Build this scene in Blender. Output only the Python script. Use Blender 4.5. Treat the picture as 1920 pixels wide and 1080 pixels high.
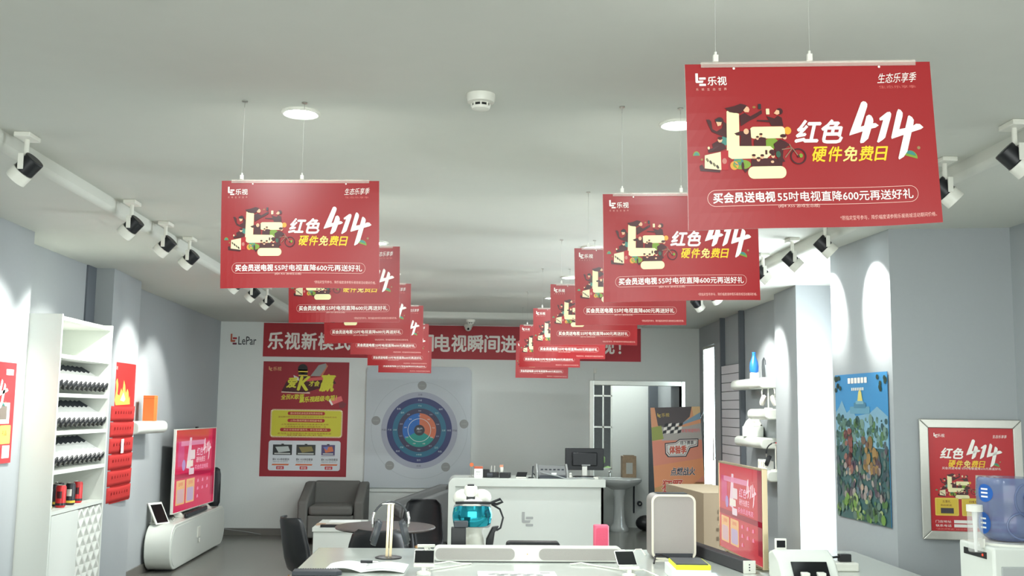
import bpy, bmesh, math, random
from mathutils import Vector, Matrix
random.seed(7)
for _o in list(bpy.data.objects):
    bpy.data.objects.remove(_o, do_unlink=True)
SC = bpy.context.scene
COL = SC.collection
PI = math.pi
R = math.radians

# ------------------------------------------------------------------ camera
HC = 1.58
cam_data = bpy.data.cameras.new('camera')
cam_data.sensor_width = 36.0
cam_data.lens = 1950.0 / 1920.0 * 36.0
cam_data.clip_start = 0.05
cam = bpy.data.objects.new('camera', cam_data)
COL.objects.link(cam)
_r = Vector((0.9988, -0.0468, 0.0120)); _d = Vector((0.0174, 0.1170, -0.9930)); _f = Vector((0.0451, 0.9920, 0.1177))
_f.normalize(); _r = (_r - _f * _r.dot(_f)).normalized(); _d = _f.cross(_r)
_m = Matrix((( _r.x, -_d.x, -_f.x, 0), (_r.y, -_d.y, -_f.y, 0), (_r.z, -_d.z, -_f.z, HC), (0, 0, 0, 1)))
cam.matrix_world = _m
SC.camera = cam

# ------------------------------------------------------------------ exposure, sky, large lights
SC.view_settings.view_transform = 'Standard'
SC.view_settings.look = 'None'
SC.view_settings.gamma = 1.0
SC.view_settings.use_curve_mapping = False
SC.view_settings.exposure = 0.9
SC.cycles.max_bounces = 8
SC.cycles.diffuse_bounces = 5
SC.cycles.sample_clamp_indirect = 6.0
SC.cycles.use_denoising = True
SC.cycles.caustics_reflective = False
SC.cycles.caustics_refractive = False

world = bpy.data.worlds.new('sky')
SC.world = world
world.use_nodes = True
_bg = world.node_tree.nodes['Background']
_bg.inputs[0].default_value = (0.86, 0.95, 1.0, 1)
_bg.inputs[1].default_value = 0.9


def area(name, loc, rot, sx, sy, power, color=(1, 1, 1), parent=None):
    d = bpy.data.lights.new(name, 'AREA')
    d.shape = 'RECTANGLE'; d.size = sx; d.size_y = sy
    d.energy = power; d.color = color
    o = bpy.data.objects.new(name, d); COL.objects.link(o)
    o.location = loc; o.rotation_euler = rot
    if parent: o.parent = parent
    return o


# daylight through the glass shop front behind the camera, the side window and the narrow side door
area('daylight_shop_front', (0, -1.25, 1.25), (R(90), 0, 0), 6.0, 2.3, 95, (0.96, 1.0, 0.94))
area('daylight_side_window', (3.27, 7.72, 1.3), (0, R(90), 0), 2.1, 1.3, 80, (0.88, 0.96, 1.0))
area('daylight_side_door', (3.16, 12.84, 1.3), (0, R(90), 0), 2.2, 0.7, 60, (0.85, 0.95, 1.0))
area('daylight_back_window', (1.75, 15.6, 3.0), (R(-40), 0, 0), 1.2, 1.0, 170, (0.9, 0.97, 1.0))


# ------------------------------------------------------------------ materials
def lin(c):
    return tuple(((v / 255.0) / 12.92 if v / 255.0 <= 0.04045 else ((v / 255.0 + 0.055) / 1.055) ** 2.4) for v in c)


_MC = {}


def mat(name, rgb, rough=0.55, metal=0.0, emit=0.0, bump=0.0, bscale=60.0, var=0.0, trans=0.0, alpha=1.0, coat=0.0, ior=1.45):
    if name in _MC: return _MC[name]
    m = bpy.data.materials.new(name); m.use_nodes = True
    nt = m.node_tree; b = nt.nodes['Principled BSDF']
    c = lin(rgb)
    b.inputs['Base Color'].default_value = (*c, 1)
    b.inputs['Roughness'].default_value = rough
    b.inputs['Metallic'].default_value = metal
    b.inputs['IOR'].default_value = ior
    if trans: b.inputs['Transmission Weight'].default_value = trans
    if alpha < 1: b.inputs['Alpha'].default_value = alpha
    if coat: b.inputs['Coat Weight'].default_value = coat; b.inputs['Coat Roughness'].default_value = 0.15
    if emit:
        b.inputs['Emission Color'].default_value = (*c, 1)
        b.inputs['Emission Strength'].default_value = emit
    if var or bump:
        tc = nt.nodes.new('ShaderNodeTexCoord')
        n = nt.nodes.new('ShaderNodeTexNoise'); n.inputs['Scale'].default_value = bscale; n.inputs['Detail'].default_value = 4
        nt.links.new(tc.outputs['Object'], n.inputs['Vector'])
        if bump:
            bp_ = nt.nodes.new('ShaderNodeBump'); bp_.inputs['Strength'].default_value = bump; bp_.inputs['Distance'].default_value = 0.01
            nt.links.new(n.outputs['Fac'], bp_.inputs['Height']); nt.links.new(bp_.outputs['Normal'], b.inputs['Normal'])
        if var:
            mx = nt.nodes.new('ShaderNodeMix'); mx.data_type = 'RGBA'
            mx.inputs[6].default_value = (*[v * (1 - var) for v in c], 1); mx.inputs[7].default_value = (*[min(1, v * (1 + var)) for v in c], 1)
            nt.links.new(n.outputs['Fac'], mx.inputs[0]); nt.links.new(mx.outputs[2], b.inputs['Base Color'])
    _MC[name] = m
    return m


def ink(rgb, rough=0.45):
    return mat('ink_%d_%d_%d_%d' % (*rgb, int(rough * 100)), rgb, rough)


def scr(rgb, e=0.40):
    k = 'screen_%d_%d_%d' % rgb; new = k not in _MC
    m = mat(k, rgb, 0.12, emit=e)
    if new:
        b = m.node_tree.nodes['Principled BSDF']; b.inputs['Base Color'].default_value = (*[v * .3 for v in lin(rgb)], 1)
    return m


def tile_floor():
    m = bpy.data.materials.new('floor_tile'); m.use_nodes = True
    nt = m.node_tree; b = nt.nodes['Principled BSDF']
    tc = nt.nodes.new('ShaderNodeTexCoord'); br = nt.nodes.new('ShaderNodeTexBrick')
    br.offset = 0.0; br.inputs['Scale'].default_value = 1.0
    br.inputs['Brick Width'].default_value = 0.8; br.inputs['Row Height'].default_value = 0.8
    br.inputs['Mortar Size'].default_value = 0.003
    br.inputs['Color1'].default_value = (*lin((116, 116, 110)), 1); br.inputs['Color2'].default_value = (*lin((120, 119, 113)), 1)
    br.inputs['Mortar'].default_value = (*lin((70, 70, 68)), 1)
    nt.links.new(tc.outputs['Object'], br.inputs['Vector']); nt.links.new(br.outputs['Color'], b.inputs['Base Color'])
    b.inputs['Roughness'].default_value = 0.22
    return m


CEIL = mat('ceiling_paint', (208, 210, 202), 0.9, bump=0.05, bscale=8, var=0.02)
GREY = mat('grey_wall_paint', (160, 165, 167), 0.65, bump=0.03, bscale=40, var=0.02)
WHITEW = mat('white_wall_paint', (222, 226, 222), 0.8, bump=0.03, bscale=40, var=0.02)
DGREY = mat('dark_grey_strip', (92, 98, 104), 0.6, var=0.03)
SKIRT = mat('skirting_stone', (112, 110, 104), 0.45, var=0.08, bscale=12)
FLOOR = tile_floor()
WLAC = mat('white_lacquer', (214, 218, 210), 0.28, var=0.01)
WMAT = mat('white_matte_board', (212, 216, 209), 0.5, var=0.01)
WPL = mat('white_plastic', (226, 226, 216), 0.35, var=0.01)
BLK = mat('black_plastic', (26, 28, 31), 0.4, var=0.05)
BLKG = mat('black_gloss', (14, 16, 19), 0.12)
DKMET = mat('dark_grey_plastic', (58, 62, 68), 0.45, var=0.04)
SILV = mat('brushed_silver', (196, 196, 190), 0.3, metal=0.9, var=0.03)
CHROME = mat('chrome', (220, 220, 216), 0.12, metal=1.0)
ALU = mat('aluminium_frame', (190, 190, 182), 0.38, metal=0.75, var=0.04)
GRILLE = mat('grey_fabric_grille', (172, 168, 163), 0.8, bump=0.3, bscale=600, var=0.05)
GOLD = mat('champagne_metal', (214, 196, 160), 0.3, metal=0.8)
SOFA = mat('grey_felt', (104, 104, 100), 0.9, bump=0.25, bscale=250, var=0.06)
SOFA2 = mat('pale_grey_felt', (132, 134, 134), 0.9, bump=0.25, bscale=250, var=0.06)
WOOD = mat('beech_wood', (196, 150, 100), 0.5, var=0.12, bscale=20)
DWOOD = mat('dark_table_top', (88, 82, 80), 0.35, var=0.06, bscale=14)
CARD = mat('cardboard', (138, 122, 100), 0.8, var=0.05, bscale=9)
CERAM = mat('sink_ceramic', (224, 228, 226), 0.15)
GLASS = mat('window_glass', (235, 245, 245), 0.02, trans=1.0, ior=1.02)
PAPER = mat('white_paper', (236, 237, 234), 0.7)
BULB = mat('lamp_glow', (236, 250, 255), 0.5, emit=14.0)


# ------------------------------------------------------------------ mesh builder
class MB:
    def __init__(self): self.bm = bmesh.new()

    def add(self, vs, fs, m=0):
        v = [self.bm.verts.new(p) for p in vs]
        for f in fs:
            try:
                fc = self.bm.faces.new([v[i] for i in f]); fc.material_index = m
            except ValueError:
                pass
        return self

    def box(self, x0, x1, y0, y1, z0, z1, m=0):
        return self.add([(x0, y0, z0), (x1, y0, z0), (x1, y1, z0), (x0, y1, z0), (x0, y0, z1), (x1, y0, z1), (x1, y1, z1), (x0, y1, z1)],
                        [(0, 3, 2, 1), (4, 5, 6, 7), (0, 1, 5, 4), (1, 2, 6, 5), (2, 3, 7, 6), (3, 0, 4, 7)], m)

    def rings(self, rs, m=0, caps=True, closed=True):
        n = len(rs[0]); vs = []; fs = []
        for r in rs: vs += list(r)
        for i in range(len(rs) - 1):
            for j in range(n if closed else n - 1):
                k = (j + 1) % n
                fs.append((i * n + j, i * n + k, (i + 1) * n + k, (i + 1) * n + j))
        if caps:
            fs.append(tuple(range(n - 1, -1, -1))); fs.append(tuple((len(rs) - 1) * n + j for j in range(n)))
        return self.add(vs, fs, m)

    def cyl(self, p0, p1, r0, r1=None, n=20, m=0, caps=True):
        p0, p1 = Vector(p0), Vector(p1); r1 = r0 if r1 is None else r1
        d = (p1 - p0).normalized(); a = d.orthogonal().normalized(); b = d.cross(a)
        rs = [[p + (a * math.cos(2 * PI * j / n) + b * math.sin(2 * PI * j / n)) * r for j in range(n)] for p, r in ((p0, r0), (p1, r1))]
        return self.rings(rs, m, caps)

    def tube(self, pts, r, n=8, m=0, closed=False):
        pts = [Vector(p) for p in pts]; rs = []; a = None
        L = len(pts)
        for i, p in enumerate(pts):
            if closed: t = (pts[(i + 1) % L] - pts[i - 1]).normalized()
            else: t = (pts[min(i + 1, L - 1)] - pts[max(i - 1, 0)]).normalized()
            a = t.orthogonal().normalized() if a is None else (a - t * a.dot(t)).normalized()
            b = t.cross(a); rr = r[i] if isinstance(r, (list, tuple)) else r
            rs.append([p + (a * math.cos(2 * PI * j / n) + b * math.sin(2 * PI * j / n)) * rr for j in range(n)])
        if closed: rs.append(rs[0]); return self.rings(rs, m, False)
        return self.rings(rs, m)

    def lathe(self, prof, c=(0, 0, 0), n=24, m=0, caps=True):
        c = Vector(c)
        rs = [[c + Vector((r * math.cos(2 * PI * j / n), r * math.sin(2 * PI * j / n), z)) for j in range(n)] for r, z in prof]
        return self.rings(rs, m, caps)

    def prism(self, pts, vec, m=0):
        pts = [Vector(p) for p in pts]; v = Vector(vec)
        return self.rings([pts, [p + v for p in pts]], m)

    def ell(self, c, r, m=0, n=16, k=10):
        c = Vector(c); rs = []
        for i in range(k + 1):
            t = PI * i / k; s = max(math.sin(t), 0.002)
            rs.append([c + Vector((r[0] * s * math.cos(2 * PI * j / n), r[1] * s * math.sin(2 * PI * j / n), -r[2] * math.cos(t))) for j in range(n)])
        return self.rings(rs, m)

    def surf(self, f, nu, nv, m=0):
        vs = [f(i / nu, j / nv) for i in range(nu + 1) for j in range(nv + 1)]
        fs = [(i * (nv + 1) + j, (i + 1) * (nv + 1) + j, (i + 1) * (nv + 1) + j + 1, i * (nv + 1) + j + 1) for i in range(nu) for j in range(nv)]
        return self.add(vs, fs, m)

    def build(self, name, mats, parent=None, smooth=40, bevel=0, loc=None, rot=None, solid=0, seg=2, sub=0):
        me = bpy.data.meshes.new(name)
        bmesh.ops.recalc_face_normals(self.bm, faces=self.bm.faces)
        self.bm.to_mesh(me); self.bm.free()
        for x in (mats if isinstance(mats, (list, tuple)) else [mats]): me.materials.append(x)
        o = bpy.data.objects.new(name, me); COL.objects.link(o)
        if smooth:
            me.polygons.foreach_set('use_smooth', [True] * len(me.polygons))
            me.set_sharp_from_angle(angle=R(smooth))
        if solid:
            md = o.modifiers.new('solid', 'SOLIDIFY'); md.thickness = solid; md.offset = 0
        if sub:
            md = o.modifiers.new('sub', 'SUBSURF'); md.levels = sub; md.render_levels = sub
        if bevel:
            md = o.modifiers.new('bevel', 'BEVEL'); md.width = bevel; md.segments = seg; md.limit_method = 'ANGLE'; md.angle_limit = R(35)
        if parent: o.parent = parent
        if loc: o.location = loc
        if rot: o.rotation_euler = rot
        return o


def thing(name, label, cat, loc=(0, 0, 0), rz=0, group=None):
    o = bpy.data.objects.new(name, None); COL.objects.link(o)
    o.empty_display_size = 0.1
    o.location = loc; o.rotation_euler = (0, 0, rz)
    return tag(o, label, cat, group)


def tag(o, label, cat, group=None):
    o['label'] = label; o['category'] = cat
    if group: o['group'] = group
    return o


def struct(o): o['kind'] = 'structure'; return o


def dup(root, loc, rz=None, label=None, group=None):
    def cp(o, par):
        c = o.copy(); COL.objects.link(c); c.parent = par
        for ch in kids.get(o.name, []): cp(ch, c)
        return c
    kids = {}
    for x in COL.objects:
        if x.parent: kids.setdefault(x.parent.name, []).append(x)
    r = cp(root, None); r.location = loc
    if rz is not None: r.rotation_euler = (0, 0, rz)
    if label: r['label'] = label
    if group: r['group'] = group
    return r


# ------------------------------------------------------------------ flat print (posters, banners, screens): layered polygons on a panel
_TX = {}


def text_mesh(s, bold, res):
    k = (s, bold, res)
    if k in _TX: return _TX[k]
    c = bpy.data.curves.new('lettering', 'FONT'); c.body = s; c.size = 1.0; c.resolution_u = res; c.offset = bold
    o = bpy.data.objects.new('lettering', c); COL.objects.link(o)
    bpy.context.view_layer.update()
    me = bpy.data.meshes.new_from_object(o.evaluated_get(bpy.context.evaluated_depsgraph_get()))
    vs = [(v.co.x, v.co.y) for v in me.vertices]; fs = [tuple(p.vertices) for p in me.polygons]
    bpy.data.objects.remove(o, do_unlink=True); bpy.data.meshes.remove(me); bpy.data.curves.remove(c)
    _TX[k] = (vs, fs)
    return _TX[k]


class Art:
    """x right, z up, front face looks along -y; origin at the lower left corner of the panel."""
    STEP = 0.0007

    def __init__(self, w, h, rgb, thick=0.004, rough=0.4, make=ink, back=None):
        self.bm = bmesh.new(); self.mats = []; self.keys = {}; self.w = w; self.h = h; self.make = make; self.rough = rough
        m = self.mi(rgb); mb = self.mi(back) if back else m
        vs = [self.bm.verts.new(p) for p in ((0, 0, 0), (w, 0, 0), (w, 0, h), (0, 0, h), (0, thick, 0), (w, thick, 0), (w, thick, h), (0, thick, h))]
        for f, mm in (((0, 1, 2, 3), m), ((5, 4, 7, 6), mb), ((1, 5, 6, 2), mb), ((4, 0, 3, 7), mb), ((3, 2, 6, 7), mb), ((4, 5, 1, 0), mb)):
            fc = self.bm.faces.new([vs[i] for i in f]); fc.material_index = mm

    def mi(self, rgb):
        if rgb not in self.keys:
            self.keys[rgb] = len(self.mats)
            self.mats.append(rgb if isinstance(rgb, bpy.types.Material) else (self.make(rgb, self.rough) if self.make is ink else self.make(rgb)))
        return self.keys[rgb]

    def poly(self, pts, rgb, L=1):
        a = sum(pts[i][0] * pts[(i + 1) % len(pts)][1] - pts[(i + 1) % len(pts)][0] * pts[i][1] for i in range(len(pts)))
        if a < 0: pts = pts[::-1]
        vs = [self.bm.verts.new((x, -L * self.STEP, z)) for x, z in pts]
        f = self.bm.faces.new(vs); f.material_index = self.mi(rgb)
        return self

    def rect(self, x0, z0, x1, z1, rgb, L=1): return self.poly([(x0, z0), (x1, z0), (x1, z1), (x0, z1)], rgb, L)

    def rrect(self, x0, z0, x1, z1, r, rgb, L=1, n=6): return self.poly(rr_pts(x0, z0, x1, z1, r, n), rgb, L)

    def ell(self, cx, cz, rx, rz, rgb, L=1, n=28, a0=0, a1=360, tilt=0):
        full = abs(a1 - a0) >= 360
        k = n if full else n + 1
        pts = []
        for i in range(k):
            t = R(a0 + (a1 - a0) * i / n); x, z = rx * math.cos(t), rz * math.sin(t)
            pts.append((cx + x * math.cos(tilt) - z * math.sin(tilt), cz + x * math.sin(tilt) + z * math.cos(tilt)))
        return self.poly(pts, rgb, L)

    def ring(self, cx, cz, r0, r1, rgb, L=1, n=48, a0=0, a1=360):
        m = self.mi(rgb); st = abs(a1 - a0) / n
        for i in range(n):
            t0, t1 = R(a0 + st * i), R(a0 + st * (i + 1))
            p = [(r0, t0), (r1, t0), (r1, t1), (r0, t1)]
            f = self.bm.faces.new([self.bm.verts.new((cx + r * math.cos(t), -L * self.STEP, cz + r * math.sin(t))) for r, t in p]); f.material_index = m
        return self

    def line(self, pts, w, rgb, L=1, closed=False):
        P = pts + [pts[0]] if closed else pts
        for (x0, z0), (x1, z1) in zip(P, P[1:]):
            d = Vector((x1 - x0, z1 - z0))
            if d.length < 1e-6: continue
            nrm = Vector((-d.y, d.x)).normalized() * w / 2
            self.poly([(x0 + nrm.x, z0 + nrm.y), (x0 - nrm.x, z0 - nrm.y), (x1 - nrm.x, z1 - nrm.y), (x1 + nrm.x, z1 + nrm.y)], rgb, L)
        return self

    def text(self, s, x, z, h, rgb, L=2, w=None, align='l', bold=0.0, shear=0.0, res=2, rot=0.0):
        """glyph box height h (about the CJK em), baseline-left at x,z; w squeezes the line to that width"""
        vs, fs = text_mesh(s, 0, res)
        if not vs: return self
        x0 = min(v[0] for v in vs); x1 = max(v[0] for v in vs); z0 = min(v[1] for v in vs); z1 = max(v[1] for v in vs)
        sz = h / (z1 - z0); sx = (w / (x1 - x0)) if w else sz
        W = (x1 - x0) * sx
        ox = {'l': 0, 'c': -W / 2, 'r': -W}[align]
        m = self.mi(rgb)
        # heavier weights: the same glyphs struck again, shifted by a fraction of a stroke
        for q, (kx, kz) in enumerate(((-1, 0), (1, 0), (0, -1), (0, 1)) if bold > 0 else ((0, 0),)):
            self._strike(vs, fs, m, x + kx * bold * h, z + kz * bold * h, ox, x0, z0, sx, sz, shear, rot, L + q * .12)
        return self

    def _strike(self, vs, fs, m, x, z, ox, x0, z0, sx, sz, shear, rot, L):
        bv = []
        for vx, vz in vs:
            a = (vx - x0) * sx + ox + (vz - z0) * sz * shear; b = (vz - z0) * sz
            bv.append(self.bm.verts.new((x + a * math.cos(rot) - b * math.sin(rot), -L * self.STEP, z + a * math.sin(rot) + b * math.cos(rot))))
        for f in fs:
            q = [bv[i] for i in f]
            ar = sum(q[i].co.x * q[(i + 1) % len(q)].co.z - q[(i + 1) % len(q)].co.x * q[i].co.z for i in range(len(q)))
            if ar < 0: q = q[::-1]
            try:
                fc = self.bm.faces.new(q); fc.material_index = m
            except ValueError:
                pass
        return self

    def logo(self, x, z, s, rgb, L=2, cols=None):
        """the two-bar L mark; s = its height"""
        c = cols or [rgb] * 3
        self.poly([(x, z + s), (x + .2 * s, z + s), (x + .2 * s, z + .42 * s), (x + .62 * s, z + .42 * s), (x + .56 * s, z + .24 * s), (x + .06 * s, z + .24 * s), (x, z + .3 * s)], c[0], L)
        self.rrect(x + .28 * s, z + .5 * s, x + .8 * s, z + .67 * s, .04 * s, c[1], L)
        self.rrect(x + .28 * s, z, x + .8 * s, z + .17 * s, .04 * s, c[2], L)
        return self

    def cut(self, nx, nz):
        for n, ax, ln in ((nx, 0, self.w), (nz, 2, self.h)):
            for i in range(1, n):
                no = [0, 0, 0]; no[ax] = 1; co = [0, 0, 0]; co[ax] = ln * i / n
                g = list(self.bm.verts) + list(self.bm.edges) + list(self.bm.faces)
                bmesh.ops.bisect_plane(self.bm, geom=g, plane_co=co, plane_no=no, dist=1e-6)
        return self

    def build(self, name, parent=None, loc=None, rot=None):
        me = bpy.data.meshes.new(name); self.bm.to_mesh(me); self.bm.free()
        for x in self.mats: me.materials.append(x)
        o = bpy.data.objects.new(name, me); COL.objects.link(o)
        if parent: o.parent = parent
        if loc: o.location = loc
        if rot: o.rotation_euler = rot
        return o


def rr_pts(x0, z0, x1, z1, r, n=6):
    pts = []
    for cx, cz, a in ((x1 - r, z0 + r, -90), (x1 - r, z1 - r, 0), (x0 + r, z1 - r, 90), (x0 + r, z0 + r, 180)):
        for i in range(n + 1):
            t = R(a + 90 * i / n); pts.append((cx + r * math.cos(t), cz + r * math.sin(t)))
    return pts


def rr3(x0, a0, x1, a1, r, plane, c, n=6):
    """rounded rectangle outline as 3D points: plane 'xz' at y=c, 'xy' at z=c, 'yz' at x=c"""
    p = rr_pts(x0, a0, x1, a1, r, n)
    if plane == 'xz': return [(a, c, b) for a, b in p]
    if plane == 'xy': return [(a, b, c) for a, b in p]
    return [(c, a, b) for a, b in p]
# ------------------------------------------------------------------ room shell
YB = 13.45
CZ, SZ = 2.76, 2.68          # main ceiling, lowered border
struct(MB().box(-3.6, 3.6, -1.5, 16.0, -0.1, 0).build('floor', FLOOR))
struct(MB().box(-2.4, 2.7, -1.5, 12.8, CZ, CZ + 0.1).build('ceiling', CEIL))


def soffit(name, plan):
    o = MB().prism([(x, y, SZ) for x, y in plan], (0, 0, 0.24)).build(name, CEIL, bevel=0.03, seg=4)
    return struct(o)


soffit('trim_1', [(-3.6, -1.5), (-1.99, -1.5), (-2.03, 12.5), (-2.03, 13.6), (-3.6, 13.6)])
soffit('trim_2', [(3.6, -1.5), (2.29, -1.5), (2.30, 12.5), (2.30, 13.6), (3.6, 13.6)])
soffit('trim_3', [(-2.03, 12.5), (2.30, 12.5), (2.30, 13.6), (-2.03, 13.6)])

LP = [(-2.66, -1.5), (-2.75, 6.69), (-2.95, 6.69), (-2.965, 8.41), (-2.81, 8.41), (-2.86, 9.28), (-3.03, 9.28), (-3.115, YB), (-3.5, YB), (-3.5, -1.5)]
struct(MB().prism([(x, y, 0) for x, y in LP], (0, 0, 2.85)).build('wall_left', GREY, smooth=0))
struct(MB().box(-2.972, -2.95, 8.22, 8.408, 0, SZ).build('dark_strip_left', DGREY, rot=None))  # dark grey strip at the far end of the shelf recess

# right wall: near wall, the pier with posters, window bay, second pier, slatted recess, side door
w = MB()
for pl, z0, z1 in (([(3.17, -1.5), (3.17, 5.85), (2.503, 5.98), (2.45, 6.82), (3.3, 6.82), (3.5, 6.82), (3.5, -1.5)], 0, 2.85),
                   ([(3.3, 6.82), (3.5, 6.82), (3.5, 7.05), (3.3, 7.05)], 0, 2.85), ([(3.3, 8.4), (3.5, 8.4), (3.5, 8.7), (3.3, 8.7)], 0, 2.85),
                   ([(3.3, 7.05), (3.5, 7.05), (3.5, 8.4), (3.3, 8.4)], 0, 0.25), ([(3.3, 7.05), (3.5, 7.05), (3.5, 8.4), (3.3, 8.4)], 2.4, 2.85),
                   ([(2.82, 8.70), (2.85, 9.42), (2.97, 9.42), (2.99, 11.0), (3.02, 12.45), (3.3, 12.45), (3.5, 8.70)], 0, 2.85),
                   ([(3.02, 12.45), (3.05, 13.2), (3.3, 13.2), (3.3, 12.45)], 2.42, 2.85), ([(3.02, 12.45), (3.05, 13.2), (3.3, 13.2), (3.3, 12.45)], 0, 0.12),
                   ([(3.05, 13.2), (3.07, YB), (3.3, YB), (3.3, 13.2)], 0, 2.85)):
    w.prism([(x, y, z0) for x, y in pl], (0, 0, z1 - z0))
struct(w.build('wall_right', GREY, smooth=0))


def window(name, x, y0, y1, z0, z1, n=1, fr=0.045, m=ALU):
    f = MB()
    f.box(x - .03, x + .03, y0, y1, z0, z0 + fr).box(x - .03, x + .03, y0, y1, z1 - fr, z1)
    for i in range(n + 1):
        yy = y0 + (y1 - y0 - fr) * i / n
        f.box(x - .028, x + .028, yy, yy + fr, z0 + fr, z1 - fr)
    o = struct(f.build(name, m, smooth=0))
    g = MB().box(x - .004, x + .004, y0 + .01, y1 - .01, z0 + .01, z1 - .01).build('pane', GLASS, o, smooth=0)
    return o


window('window_1', 3.36, 7.05, 8.4, 0.25, 2.4, 2)
dd = window('door_1', 3.085, 12.45, 13.2, 0.12, 2.42, 1, 0.03)
MB().cyl((3.03, 12.56, 1.02), (3.03, 12.56, 1.3), .012).cyl((3.03, 12.56, 1.05), (3.085, 12.56, 1.05), .008).cyl((3.03, 12.56, 1.27), (3.085, 12.56, 1.27), .008).build('handle', CHROME, dd)

# back wall with the open doorway
DX0, DX1, DZ = 1.69, 2.83, 1.93
b = MB()
b.box(-3.5, DX0, YB, YB + .14, 0, 2.85).box(DX1, 3.3, YB, YB + .14, 0, 2.85).box(DX0, DX1, YB, YB + .14, DZ, 2.85)
struct(b.build('wall_back', WHITEW, smooth=0))
f = MB()
f.box(DX0 - .06, DX0, YB - .012, YB + .15, 0, DZ + .06).box(DX1, DX1 + .05, YB - .012, YB + .15, 0, DZ + .06).box(DX0, DX1, YB - .012, YB + .15, DZ, DZ + .06)
struct(f.build('door_2', ALU, smooth=0, bevel=.004))
# shop front behind the camera
s = MB()
s.box(-3.5, 3.5, -1.5, -1.38, 2.5, 2.85)
struct(s.build('wall_front', WHITEW, smooth=0))
s = MB()
for x in (-2.64, -1.3, 0, 1.3, 2.6, 3.1): s.box(x - .03, x + .03, -1.46, -1.40, 0, 2.5)
s.box(-2.66, 3.17, -1.46, -1.40, 0, .08)
struct(s.build('window_2', ALU, smooth=0))

# skirting
struct(MB().box(-3.1, DX0 - .07, YB - .014, YB, 0, .085).build('baseboard_back', SKIRT, smooth=0))
k = MB()
for a, c in zip(LP[:-3], LP[1:-2]):
    k.prism([(a[0], a[1], 0), (c[0], c[1], 0), (c[0] + .016, c[1] + (.0 if abs(a[0] - c[0]) < .15 else .0), 0), (a[0] + .016, a[1], 0)], (0, 0, .085)) if abs(a[1] - c[1]) > .1 else k.box(min(a[0], c[0]), max(a[0], c[0]), a[1] - .014, a[1], 0, .085)
struct(k.build('baseboard_left', SKIRT, smooth=0))

# washroom behind the doorway
struct(MB().box(1.3, 1.52, 14.6, 14.74, 0, 2.6).box(2.09, 2.62, 14.6, 14.74, 0, 2.6).box(1.52, 2.09, 14.6, 14.74, 0, .79).box(1.52, 2.09, 14.6, 14.74, 2.05, 2.6).build('wall_washroom_back', WHITEW, smooth=0))
struct(MB().box(2.72, 2.86, YB + .14, 14.74, 0, 2.6).box(1.2, 1.3, YB + .14, 14.74, 0, 2.6).build('wall_washroom_right', GREY, smooth=0))
struct(MB().box(2.6, 2.72, 14.5, 14.74, 0, 2.6).build('recess_shade_block', DGREY, smooth=0))  # solid block, painted dark grey for the dimness of a corner recess
struct(MB().box(1.2, 2.9, YB + .14, 14.74, 2.6, 2.7).build('ceiling_washroom', CEIL, smooth=0))
wf = MB()
for z in (.79, 1.365, 1.80, 2.02): wf.box(1.52, 2.09, 14.6, 14.64, z, z + .022)
for x in (1.52, 1.955, 2.072): wf.box(x, x + .018, 14.6, 14.64, .79, 2.05)
wo = struct(wf.build('window_3', ALU, smooth=0))
MB().box(1.53, 2.08, 14.625, 14.629, .8, 2.03).build('pane', GLASS, wo, smooth=0)
t = thing('washroom_fill_lamp', 'added round white fill lamp, unseen on the washroom ceiling behind the doorway', 'ceiling light', (2.1, 13.86, 2.6))  # unseen lamp, added to brighten the washroom
MB().lathe([(.12, 0), (.12, -.03), (.08, -.05), (.002, -.055)], n=24).build('shade', WPL, t)
_wl = bpy.data.lights.new('washroom_fill_light', 'POINT'); _wl.energy = 11; _wl.shadow_soft_size = .1; _wl.color = (.95, 1, 1)
_wo = bpy.data.objects.new('lamp', _wl); COL.objects.link(_wo); _wo.parent = t; _wo.location = (0, 0, -.2)
# what the back window looks out on: a dark neighbouring building with two lit gaps and a hedge
ob = thing('neighbour_building', 'dark building seen through the barred washroom window', 'building', (1.9, 17.6, 0))
DB = mat('dark_brick_outside', (58, 56, 54), .9, bump=.3, bscale=20, var=.2)
MB().box(-1.6, .05, 0, .5, 0, 4.2).box(.18, 1.4, 0, .5, 0, 4.2).box(.05, .18, .2, .5, 0, 1.0).box(.05, .18, .2, .5, 1.45, 1.9).build('wall', DB, ob, smooth=0)
for z in (.9, 1.6, 2.2): MB().box(-.9, .0, -.06, 0, z, z + .05).build('ledge', mat('pale_concrete', (176, 172, 164), .8, var=.05), ob, smooth=0)
hd = MB()
for i in range(26):
    hd.ell((random.uniform(-.7, .5), random.uniform(-.12, .12), random.uniform(.1, .85)), (.14, .1, .12), 0, 7, 5)
tag(hd.build('hedge', mat('hedge_leaf', (84, 104, 56), .8, bump=.6, bscale=30, var=.3), loc=(1.95, 16.6, 0)), 'green hedge growing outside the washroom window', 'hedge')

# ------------------------------------------------------------------ ceiling fittings


def downlight(x, y, label):
    t = thing('downlight', label, 'ceiling light', (x, y, CZ), 0, 'recessed ceiling downlights')
    MB().lathe([(.062, -.0), (.078, -.0), (.078, -.006), (.07, -.012), (.062, -.008), (.062, 0)], n=28, caps=False).build('trim_ring', WPL, t)
    MB().lathe([(.062, -.004), (.04, -.009), (.002, -.010)], n=28, caps=False).build('diffuser', BULB, t)
    d = bpy.data.lights.new('downlight_lamp', 'AREA'); d.shape = 'DISK'; d.size = .12; d.energy = 10; d.color = (.93, 1, 1)
    o = bpy.data.objects.new('lamp', d); COL.objects.link(o); o.parent = t; o.location = (0, 0, -.016)
    return t


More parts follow.
